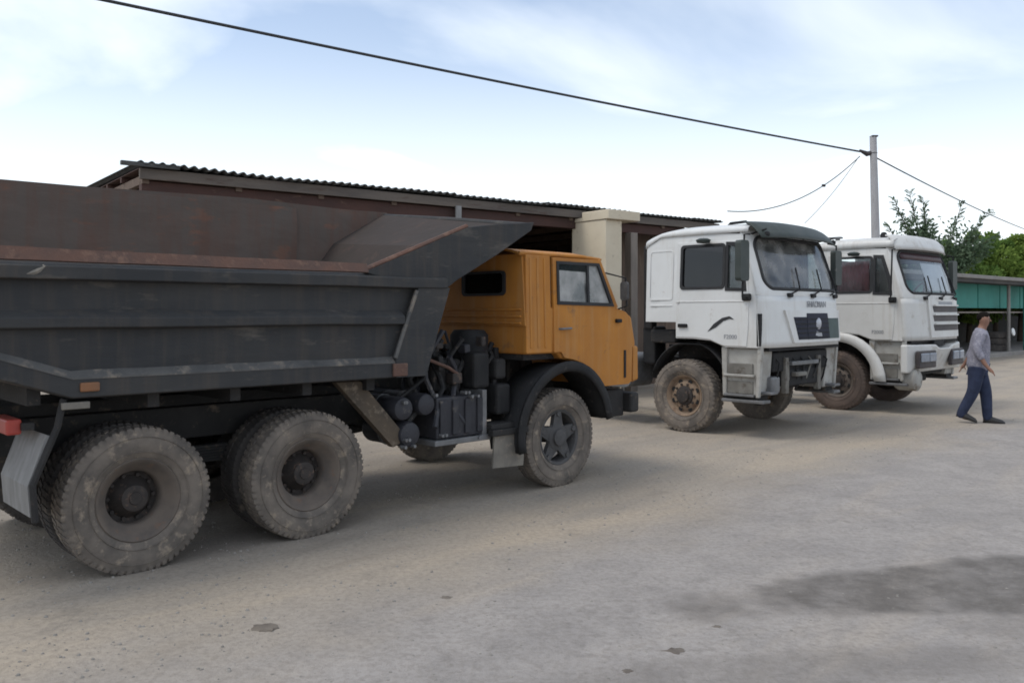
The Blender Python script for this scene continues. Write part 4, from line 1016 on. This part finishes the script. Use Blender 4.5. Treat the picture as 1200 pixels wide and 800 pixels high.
    MB().box(.9, XF - .02, -1.1, 1.1, 1.225, 1.27).build('front_edge_shadow_strip', 'black', T)
    # running gear
    rl = -6.1 if kind == 1 else -4.25
    chs = MB()
    for s_ in (-1, 1): chs.box(rl, 1.15, s_ * .42 - .04, s_ * .42 + .04, .80, 1.06)
    for xx in ([.8, -1.2, -2.4, rl + .1]): chs.box(xx - .05, xx + .05, -.42, .42, .83, 1.02)
    chs_o = chs.build('chassis', 'iron', T, bevel=.008)
    MB().box(-.70, .95, -.46, .46, .62, 1.38).build('engine', 'iron', T, bevel=.06)
    MB().box(-1.02, -.78, -.95, -.62, .95, 1.55).build('air_cleaner', 'black', T, bevel=.04)
    MB().box(-.98, -.82, -.98, -.82, 1.5, 2.82).build('intake_stack', 'black', T, bevel=.03)
    MB().box(-.76, -.30, -1.10, -.5, 1.30, 1.50).build('cab_mount', 'iron', T, bevel=.03)
    axl = [0, -3.6, -4.95] if kind == 1 else [0, -3.3]
    for xx in axl:
        a = MB(); a.tube([(xx, -1.0, .54), (xx, -.3, .5), (xx, .3, .5), (xx, 1.0, .54)], .09, 12)
        if xx: a.lathe([(-.2, .06), (-.16, .2), (0, .26), (.16, .2), (.2, .06)], 18, (xx, 0, .54))
        a.build('axle', 'iron', chs_o, smooth=True)
        for s_ in (-1, 1):
            sp_ = MB()
            for k in range(6):
                hl = .70 - .08 * k; sp_.box(xx - hl, xx + hl, s_ * .47 - .04, s_ * .47 + .04, .74 - .02 * k, .754 - .02 * k)
            sp_.build('leaf_spring', 'iron', chs_o)
    for s_ in (-1, 1):
        wheel(T, -.09 if kind == 1 else -.04, s_ * (1.22 - .15), .545, .30, 'disc', s_, tm, 'rim_tan' if kind == 1 else 'rim', 'hub', lugs=48, spin=.7)
        for xx in axl[1:]:
            wheel(T, xx, s_ * (1.22 - .15), .535, .30, 'deep', s_, tm, 'rim', 'hub', lugs=40)
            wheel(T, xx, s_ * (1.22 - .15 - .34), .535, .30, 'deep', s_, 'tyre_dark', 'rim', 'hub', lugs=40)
    q = MB(); q.prism(rrect(-2.2, -1.1, .58, 1.12, .12), -1.15, -.55); q.build('fuel_tank', 'steel', T, bevel=.02)
    q = MB(); q.prism(rrect(-2.0, -1.2, .6, 1.05, .06), .55, 1.12); q.build('battery_box', 'iron', T, bevel=.02)
    fwb = MB(); fwb.lathe([(1.07, .05), (1.07, .45), (1.14, .45), (1.15, .40), (1.15, .05)], 26, (-3.6, 0, 0), 'z'); fwb.build('fifth_wheel', 'iron', T, smooth=True)
    return T
T1 = white_truck(1, 'white truck without a front bumper, dark green sun visor and navy grille', (3.46, 13.49, 0), R(-45))
T2 = white_truck(2, 'aged white truck with complete bumper, three louvred grille and red curtain', (6.79, 16.33, 0), R(-46))
# ------------------------------------------------------------------ long open shed behind the trucks
SA = R(37.6)
shed = thing('long_shed', 'long open shed with dark corrugated eaves behind the parked trucks', 'shed', (1.67, 18.5, 0), SA)
# local: x along the eave, y into the shed (back), z up; eave from x=-9.55 to 4.7
X0, X1 = -9.25, 4.15
rf = MB().box(X0, X1, -.10, 7.5, 3.915, 3.925).build('roof', 'rustbeam', shed)
random.seed(3); xs_ = X0; k = 0
while xs_ < X1 - .1:                         # one corrugated sheet after the other, none quite true
    w_ = min(1.13, X1 - xs_); off = random.uniform(-.05, .04); dz = random.uniform(-.012, .014); tl_ = random.uniform(-.012, .012); am = random.uniform(.020, .027)
    def cor(u, v):
        x = xs_ - .03 + (w_ + .06) * u
        return (x, -.28 + off + tl_ * u + (8.0 - off) * v, 3.975 + dz + tl_ * (u - .5) + .010 * 8.0 * v + am * math.sin(x / .155 * 2 * PI) + .02 * noise.noise(Vector((x * .5, 0, 2))) + .004 * (k % 2))
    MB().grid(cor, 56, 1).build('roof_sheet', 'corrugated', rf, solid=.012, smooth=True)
    xs_ += w_; k += 1
MB().box(X0 - .28, X0 + .55, -.30, -.22, 3.93, 3.99).build('ridge_plank', 'corrugated', rf)
MB().box(X0, X1, -.20, -.14, 3.76, 3.92).build('fascia_board', 'fascia', shed, bevel=.006)
MB().box(X0 + .05, X1, -.10, .06, 3.54, 3.75).build('eave_beam', 'rustbeam', shed, bevel=.01)
for k in range(8):
    yb = .95 + .95 * k
    MB().box(X0, X1, yb - .04, yb + .04, 3.83, 3.91).build('purlin', 'rustbeam', shed)
xr = X0 + .1
while xr < X1:
    MB().box(xr - .05, xr + .05, -.13, 7.4, 3.70, 3.825).build('rafter', 'brownboard', shed)
    xr += 1.42
for xx in (-9.1, -6.6, -3.55):
    MB().box(xx - .08, xx + .08, .0, 0.16, -.02, 3.56).build('post', 'greycolumn', shed, bevel=.01)
br = MB(); br.box(-9.05, -8.95, -.02, .06, 3.15, 3.7, rot=Matrix.Rotation(R(48), 3, 'Y')); br.build('brace', 'ochre', shed)
MB().box(-3.62, -3.50, -.24, -.202, 3.35, 3.78).build('hanger', 'greyflap', shed)
# walls
xb = X0
k = 0
while xb < X1 - .01:
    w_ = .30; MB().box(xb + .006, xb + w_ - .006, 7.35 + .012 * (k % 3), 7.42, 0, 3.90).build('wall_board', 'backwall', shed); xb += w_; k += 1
for k in range(24):
    MB().box(X1 - .12 + .01 * (k % 2), X1 - .06, .9 + .27 * k, .9 + .27 * k + .26, 0, 3.905).build('end_board', 'backwall', shed)
for k in range(12):
    MB().box(-9.15, -9.10 + .01 * (k % 2), .2 + .60 * k, .2 + .60 * k + .59, 0, 3.6).build('end_board', 'backwall', shed)
# plastered pier with its cap beam
pier = MB().box(-.48, -.02, -1.02, .02, -.02, 3.66).build('pier', 'cream', shed, bevel=.015)
MB().box(-.50, .42, -1.12, -.32, 3.665, 3.86).build('cap_beam', 'cream', pier, bevel=.015)
MB().box(-.50, .0, -.315, .04, 3.665, 3.745).build('cap_block', 'cream', pier, bevel=.01)
for k in range(5):
    MB().box(.0 + .225 * k, .215 + .225 * k, .10 + .012 * (k % 2), .20, 0, 3.52).build('infill_board', 'brownboard', pier)
MB().box(1.06, 1.28, -.22, -.02, -.02, 3.54).build('column', 'greycolumn', pier, bevel=.012)
MB().box(.0, 1.06, -.02, .07, 2.45, 2.58).build('cross_board', 'greycolumn', pier)
MB().box(.62, .68, .0, .07, 2.6, 3.50).build('batten', 'brownboard', pier)
for k in range(5):
    MB().box(1.34 + .52 * k, 1.34 + .50 + .52 * k, .9, .98, 0, 3.69).build('infill_board', 'brownboard', pier)

# ------------------------------------------------------------------ pole and overhead lines
PX, PY = 9.37, 22.0
pole = thing('utility_pole', 'pale concrete utility pole standing behind the white trucks', 'pole', (PX, PY, 0))
pm = MB(); pm.tube([(.08, 0, -.05), (.02, 0, 3), (-.06, 0, 6.28)], [.125, .11, .085], 12); pm.build('mast', 'concrete', pole, smooth=True)
MB().box(-.12, .04, -.09, .09, 6.27, 6.31).build('cap', 'porcelain', pole, bevel=.01)
bk = MB(); bk.tube([(-.05, 0, 5.88), (-.22, 0, 5.84), (-.42, -.02, 5.93)], [.05, .07, .03], 8); bk.build('line_clamp', 'porcelain', pole, smooth=True)
bk = MB(); bk.lathe([(5.80, .05), (5.86, .10), (5.92, .05)], 12, (-.05, 0, 0), 'z'); bk.build('band', 'steel', pole, smooth=True)
def line(label, p0, p1, sag, r, n=28, name='overhead_cable'):
    p0, p1 = Vector(p0), Vector(p1)
    pts = [p0 + (p1 - p0) * (i / n) + Vector((0, 0, -4 * sag * (i / n) * (1 - i / n))) for i in range(n + 1)]
    q = MB(); q.tube(pts, r, 7); return tag(q.build(name, 'cable', None, smooth=True), label, 'cable', 'overhead lines')
# main line passes 5.1 m high near (-4.3, 9) on the way to a pole out of sight on the left
main = line('thick black overhead cable sagging from the pole over the tipper body', (PX - .40, PY, 5.90), (-13.8, 5.06, 6.08), .12, .023, 48)
line('pale thin cable running down from the pole past the bushy green tree', (PX, PY, 5.75), (36.0, 56.0, 6.43), .25, .019)
line('thin drooping service cable from the pole towards the shed roof', (PX - .40, PY, 5.78), (4.9, 19.4, 4.06), .42, .012)
line('faint straight service wire from the pole to the second white truck side', (PX - .44, PY, 5.75), (7.2, 21.0, 3.95), .10, .007)
sp_ = MB(); sp_.lathe([(-.04, 0), (-.04, .035), (.04, .035), (.04, 0)], 8, (8.97 - 4.07 * .30, 22 - 2.6 * .30, 5.78 - 1.72 * .30 - 4 * .42 * .3 * .7), 'x'); tag(sp_.build('cable_splice', 'porcelain', None, smooth=True), 'small dark splice clamped on the drooping service cable', 'splice')

# ------------------------------------------------------------------ turquoise shed far behind
TA = R(42)
ts = thing('turquoise_shed', 'low turquoise shed with pale flat roof behind the walking person', 'shed', (15.9, 31.0, 0), TA)
xa, xe = -6.0, 26.0
tr_ = MB().box(xa, xe, -.5, 6, 3.0, 3.14).build('roof', 'greyroof', ts, bevel=.02)
MB().box(xa, xe, -.44, 5.9, 2.86, 2.995).build('roof_beam', 'darkwall', ts)
k = 0; x_ = xa
while x_ < xe - .1:
    MB().box(x_ + .015, x_ + 1.185, .30 + .02 * (k % 2), .36, 1.92, 2.86).build('turquoise_panel', 'turq', ts); x_ += 1.2; k += 1
MB().box(xa, xe, 5.4, 5.5, 0, 2.9).build('back_wall', 'darkwall', ts)
for k, x_ in enumerate((-5.9, -2.0, -.1, 5.74, 7.68, 11.6, 15.5, 19.4, 23.2)):
    q = MB(); q.tube([(x_, -.1, -.02), (x_, -.1, 2.88)], .07, 10); q.build('post', 'turq' if k == 4 else 'greyroof', ts, smooth=True)
for z_ in (1.72,): MB().box(xa, xe, .02, .07, z_, z_ + .06).build('rail', 'greycolumn', ts)
MB().box(xa, xe, -.3, 5.4, -.02, .16).build('plinth', 'greyroof', ts, bevel=.02)
def tlocal(x, y, z=0): return (15.9 + x * math.cos(TA) - y * math.sin(TA), 31 + x * math.sin(TA) + y * math.cos(TA), z)
# old tyres stacked in front of the far shed and a white round lid
for k in range(3):
    t = make_tyre(.52, .27, 30, None)
    t.warp(lambda a, b, c: (a, c, b))
    o = t.build('old_tyre', 'tyre_dark', None, smooth=True, loc=(tlocal(5.9, .55)[0] + .03 * k, tlocal(5.9, .55)[1] + .04 * (k % 2), .16 + .135 + .262 * k))
    tag(o, ('bottom', 'middle', 'top')[k] + ' old black tyre in the stack under the turquoise shed', 'tyre', 'old tyres stacked under the turquoise shed')
ld_ = MB(); ld_.lathe([(-.03, 0), (-.03, .15), (.0, .165), (.03, .15), (.035, 0)], 22)
lo = ld_.build('white_lid', 'whitelid', None, smooth=True, loc=tlocal(6.42, -.05, 1.0)); lo.rotation_euler = (R(-8), 0, TA)
lo.location.z = .94
tag(lo, 'round white plastic lid leaning on the stacked tyres under turquoise shed', 'lid')
cr = MB().box(-.3, .3, -.25, .25, 0, .5).build('crate', 'brownbox', None, bevel=.01, loc=tlocal(7.75, -.9, 0)); cr.rotation_euler = (0, 0, TA)
tag(cr, 'small red brown wooden box standing before the turquoise shed', 'box')
for z_ in (.03, .19, .35):
    q = MB().box(-.315, .315, -.265, -.251, z_, z_ + .12).build('slat', 'brownbox', cr)

# ------------------------------------------------------------------ trees beyond
def leaf(vs, fs, p, d, up, ln, wd):
    s = d.cross(up)
    if s.length < 1e-3: s = Vector((1, 0, 0))
    s.normalize(); o = len(vs)
    vs += [p, p + d * ln * .5 + s * wd, p + d * ln, p + d * ln * .5 - s * wd]
    fs.append((o, o + 1, o + 2, o + 3))
def rv():
    while True:
        v = Vector((random.uniform(-1, 1), random.uniform(-1, 1), random.uniform(-1, 1)))
        if .05 < v.length < 1: return v.normalized()
def bushy_tree(loc, h, rad, m, label, seed, nl=7500):
    random.seed(seed)
    t = thing('leafy_tree', label, 'tree', loc, 0, 'green trees beyond the turquoise shed')
    tr = MB(); tr.tube([(0, 0, -.05), (.05, 0, h * .25), (.0, .08, h * .5)], [.16, .12, .07], 8)
    cl = []
    for k in range(15):
        a = random.uniform(0, 2 * PI); q = random.uniform(.2, .85); zz = h * random.uniform(.34, .86)
        k_ = math.sqrt(max(.1, 1 - ((zz / h - .5) / .55) ** 2))
        p = Vector((rad * q * k_ * math.cos(a), rad * q * k_ * math.sin(a), zz)); cl.append((p, rad * random.uniform(.28, .46)))
        s0 = Vector((0, 0, h * random.uniform(.18, .45))); tr.tube([s0, s0.lerp(p, .5) + Vector((0, 0, .2)), p], [.055, .035, .012], 6)
    for k in range(7):                    # ragged upward shoots
        a = random.uniform(0, 2 * PI); b = Vector((rad * .6 * math.cos(a), rad * .6 * math.sin(a), h * .75)); cl.append((b + Vector((0, 0, h * random.uniform(.05, .25))), rad * .16))
    tr.build('trunk', 'bark', t, smooth=True)
    vs, fs = [], []
    for i in range(nl):
        p, r_ = random.choice(cl); d = rv(); q = p + Vector((d.x * r_, d.y * r_, d.z * r_ * .85)) * random.random() ** .4
        ln = random.uniform(.15, .28)
        leaf(vs, fs, q, (d + rv() * .7 + Vector((0, 0, -.25))).normalized(), rv(), ln, ln * .3)
    me = bpy.data.meshes.new('crown'); me.from_pydata(vs, [], fs); me.update(); me.materials.append(M[m])
    o = bpy.data.objects.new('crown', me); col.objects.link(o); o.parent = t
    return t
def feather_tree(loc, h, label, seed):
    """stool of long upright shoots with pinnate leaves"""
    random.seed(seed)
    t = thing('feathery_tree', label, 'tree', loc)
    tr = MB(); tr.tube([(0, 0, -.05), (0, .05, h * .3), (.05, 0, h * .52)], [.17, .13, .08], 8)
    vs, fs = [], []
    spec = [(-1.7, h * .97), (-1.2, h * 1.0), (-.55, h * .96), (1.15, h * .93), (2.5, h * .88), (3.3, h * .74), (-2.5, h * .78), (.2, h * .80), (-.9, h * .82), (1.9, h * .72), (.6, h * .70), (-1.6, h * .70), (2.2, h * .62), (-2.2, h * .62), (1.0, h * .60), (-.4, h * .60)]
    for k, (dx_, zt) in enumerate(spec):
        for rep in range(2 if k > 6 else 1):
            yy = random.uniform(-1.0, 1.0)
            s0 = Vector((.05, 0, h * random.uniform(.35, .52))); e_ = Vector((dx_ + rep * random.uniform(-.5, .5), yy, zt - rep * random.uniform(0, .5)))
            md = Vector((dx_ * .55, yy * .5, s0.z + (zt - s0.z) * .45))
            n = 26
            pts = [s0 * ((1 - q) ** 2) + md * (2 * q * (1 - q)) + e_ * (q * q) for q in [i / n for i in range(n + 1)]]
            tr.tube(pts, [.045 * (1 - i / n) + .010 for i in range(n + 1)], 5)
            for i in range(4, n + 1):
                d = (pts[i] - pts[i - 1]).normalized()
                for j in range(2):                 # pinnate leaves: a rachis with paired leaflets
                    side_ = rv(); side_ = (side_ - d * side_.dot(d)).normalized()
                    rl_ = random.uniform(.28, .55) * (1.1 - .45 * i / n); dd = (d * random.uniform(.7, 1.3) + side_ * .75).normalized(); nn = rv()
                    for q_ in range(7):
                        q0 = pts[i] + dd * rl_ * (q_ + .5) / 7 + Vector((0, 0, -.10 * (q_ / 7) ** 2))
                        lat = dd.cross(nn).normalized()
                        for sg in (-1, 1): leaf(vs, fs, q0, (lat * sg + dd * .6).normalized(), dd, random.uniform(.10, .17), .028)
                if i < n * .75:
                    for j in range(22):
                        q0 = pts[i] + rv() * random.uniform(.05, .7); ln = random.uniform(.14, .26)
                        leaf(vs, fs, q0, rv(), rv(), ln, ln * .25)
    tr.build('trunk', 'bark', t, smooth=True)
    me = bpy.data.meshes.new('crown'); me.from_pydata(vs, [], fs); me.update(); me.materials.append(M['leaf_grey'])
    o = bpy.data.objects.new('crown', me); col.objects.link(o); o.parent = t
    return t
feather_tree((.492 * 41, 41, 0), 7.4, 'grey green tree with long feathery upright shoots above the white truck', 5)
tl = [(.478, 44, 4.4, 1.5, 'leaf', 'low green tree tucked under the feathery tree'), (.512, 43.5, 4.9, 1.5, 'leaf_pale', 'low pale green tree beside the feathery tree'), (.535, 45, 5.4, 1.9, 'leaf', 'dense mid green tree between the feathery tree and the yellow green one'), (.566, 46, 5.9, 1.9, 'leaf_pale', 'yellow green leafy tree above the turquoise roof'),
      (.595, 46.5, 6.0, 2.0, 'leaf', 'ragged green tree above the turquoise roof, right of the yellow green one'), (.628, 46, 5.8, 2.1, 'leaf_pale', 'pale green tree beyond the end posts of turquoise shed'), (.665, 46, 6.2, 2.2, 'leaf', 'broad green tree at the far end of turquoise shed'),
      (.505, 48, 5.0, 2.0, 'leaf', 'darker green tree behind the feathery tree'), (.71, 47, 5.6, 2.3, 'leaf_pale', 'last pale tree along the turquoise shed')]
for k, (a, z_, h_, r_, m_, lab) in enumerate(tl): bushy_tree((a * z_, z_, 0), h_, r_, m_, lab.replace(', right of the', ', beside the'), 20 + k)

# ------------------------------------------------------------------ walking person
def skin_mesh(name, joints, edges, m, parent, sub=2, root=0):
    me = bpy.data.meshes.new(name); me.from_pydata([j[0] for j in joints], edges, []); me.update()
    o = bpy.data.objects.new(name, me); col.objects.link(o); o.parent = parent
    md = o.modifiers.new('skin', 'SKIN')
    me.skin_vertices[0].data if me.skin_vertices else None
    for i, j in enumerate(joints):
        r_ = j[1]; me.skin_vertices[0].data[i].radius = (r_, r_) if not isinstance(r_, tuple) else r_
        me.skin_vertices[0].data[i].use_root = (i == root)
    md.use_smooth_shade = True
    sd = o.modifiers.new('sub', 'SUBSURF'); sd.levels = sub; sd.render_levels = sub
    me.materials.append(M[m])
    return o
# local: faces +x, y left, z up; height 1.78
pr = thing('person', 'walking person in grey lavender shirt and dark blue jeans', 'person', (7.44, 13.75, 0), R(-30))
J = [((0, 0, .95), (.11, .14)), ((.0, 0, 1.12), (.10, .135)), ((.015, 0, 1.32), (.11, .16)), ((.01, 0, 1.46), (.07, .10)), ((.025, 0, 1.53), .06), ((.05, 0, 1.585), (.085, .07)), ((.05, 0, 1.67), (.112, .09)), ((.045, 0, 1.745), (.075, .065)),
     # right arm (towards camera, -y), swinging forward
     ((.01, -.17, 1.42), .06), ((-.03, -.25, 1.18), .045), ((.10, -.26, .97), .036), ((.15, -.26, .91), .026), ((.185, -.26, .87), (.024, .036)),
     # left arm swinging back
     ((.01, .17, 1.42), .06), ((-.08, .25, 1.17), .045), ((-.17, .26, .95), .036), ((-.20, .26, .90), .026), ((-.225, .26, .86), (.024, .036)),
     # right leg back, left leg forward
     ((-.01, -.09, .90), .095), ((-.03, -.09, .50), .062), ((-.20, -.09, .11), .042), ((-.14, -.09, .06), .024), ((-.08, -.09, .048), .018),
     ((.01, .09, .90), .095), ((.14, .09, .50), .062), ((.19, .09, .09), .042), ((.26, .09, .045), .024), ((.32, .09, .04), .018)]
Ed = [(0, 1), (1, 2), (2, 3), (3, 4), (4, 5), (5, 6), (6, 7), (3, 8), (8, 9), (9, 10), (10, 11), (11, 12), (3, 13), (13, 14), (14, 15), (15, 16), (16, 17), (0, 18), (18, 19), (19, 20), (20, 21), (21, 22), (0, 23), (23, 24), (24, 25), (25, 26), (26, 27)]
for base, sgn in ((12, 1), (17, -1)):        # five fingers each
    b = Vector(J[base][0]); d0 = Vector((.5 * sgn, 0, -.86)) if sgn < 0 else Vector((.62, 0, -.78))
    for f in range(4):
        off = Vector((0, -.03 + .02 * f, 0)); ln = (.07, .08, .075, .06)[f]
        i0 = len(J); J.append((tuple(b + off + d0 * .03), .010)); J.append((tuple(b + off + d0 * (.03 + ln * .5) + Vector((.012, 0, 0))), .009)); J.append((tuple(b + off + d0 * (.03 + ln * .9) + Vector((.004, 0, -.004))), .007))
        Ed += [(base, i0), (i0, i0 + 1), (i0 + 1, i0 + 2)]
    i0 = len(J); J.append((tuple(b + Vector((.03, -.02, .0))), .011)); J.append((tuple(b + Vector((.05, -.03, -.04))), .009)); Ed += [(base, i0), (i0, i0 + 1)]
skin_mesh('body', J, Ed, 'skin', pr, 2)
pr.rotation_euler = (0, R(3.5), R(-30))
S = [((0, 0, .80), (.19, .23)), ((.0, 0, .98), (.175, .21)), ((.015, 0, 1.30), (.165, .215)), ((.01, 0, 1.45), (.10, .13)), ((.02, 0, 1.525), (.075, .08)),
     ((.01, -.18, 1.42), .095), ((-.03, -.255, 1.18), .075), ((.07, -.26, 1.02), .062), ((.01, .18, 1.42), .095), ((-.08, .255, 1.17), .075), ((-.15, .26, 0.99), .062)]
shirt = skin_mesh('shirt', S, [(0, 1), (1, 2), (2, 3), (3, 4), (3, 5), (5, 6), (6, 7), (3, 8), (8, 9), (9, 10)], 'shirt', pr, 2)
TJ = [((0, 0, 1.0), (.15, .19)), ((-.01, -.095, .84), .135), ((-.03, -.09, .50), .098), ((-.165, -.09, .18), .08), ((-.21, -.09, .045), .075), ((.01, .095, .84), .135), ((.14, .09, .50), .098), ((.18, .09, .16), .08), ((.195, .09, .02), .075)]
skin_mesh('trousers', TJ, [(0, 1), (1, 2), (2, 3), (3, 4), (0, 5), (5, 6), (6, 7), (7, 8)], 'jeans', pr, 2)
for (x_, y_, tilt, z_) in ((-.135, -.09, .24, .010), (.255, .09, -.03, 0)):
    q = MB()
    secs = [(-.125, .034, .085), (-.08, .05, .115), (0, .054, .10), (.08, .058, .078), (.15, .05, .06), (.185, .024, .03)]
    vs = []; n = 10
    for (sx, w_, h_) in secs:
        for i in range(n):
            a = 2 * PI * i / n; vs.append((sx, w_ * math.cos(a), max(0, h_ / 2 + h_ / 2 * math.sin(a) * 1.15)))
    q.add(vs, [(j * n + i, j * n + (i + 1) % n, (j + 1) * n + (i + 1) % n, (j + 1) * n + i) for j in range(len(secs) - 1) for i in range(n)] + [tuple(range(n)), tuple((len(secs) - 1) * n + i for i in range(n))])
    o = q.build('shoe', 'shoe', pr, smooth=True, loc=(x_, y_, z_ + .004 + max(0, tilt) * .14)); o.rotation_euler = (0, tilt, R(-4))
# hair, facial features
q = MB()
def hairf(u, v):
    a = 2 * PI * u; b = v * PI * .66; r_ = Vector((.100, .082, .090))
    back = 1.0 if math.cos(a) < 0 else 1 - .52 * max(0, math.cos(a))
    b *= back * (1 + .10 * noise.noise(Vector((math.cos(a) * 3, math.sin(a) * 3, 2))))
    return (.045 - .008 + r_.x * math.sin(b) * math.cos(a), r_.y * math.sin(b) * math.sin(a), 1.692 + r_.z * math.cos(b))
q.grid(hairf, 20, 8).build('hair', 'hair', pr, smooth=True, solid=.006)
for s_ in (-1, 1):
    q = MB(); q.lathe([(-.012, 0), (-.01, .028), (.006, .03), (.012, 0)], 10, (.045, s_ * .078, 1.665)); q.build('ear', 'skin', pr, smooth=True)
    q = MB(); q.lathe([(-.006, 0), (0, .011), (.006, 0)], 8, (.128, s_ * .032, 1.675), 'x'); q.build('eye', 'shoe', pr, smooth=True)
q = MB(); q.add([(.128, 0, 1.675), (.128, -.016, 1.635), (.128, .016, 1.635), (.158, 0, 1.638)], [(0, 1, 3), (0, 3, 2), (1, 2, 3), (0, 2, 1)]); q.build('nose', 'skin', pr)
q = MB(); q.box(.118, .128, -.024, .024, 1.603, 1.611); q.build('mouth', 'brownbox', pr, bevel=.003)
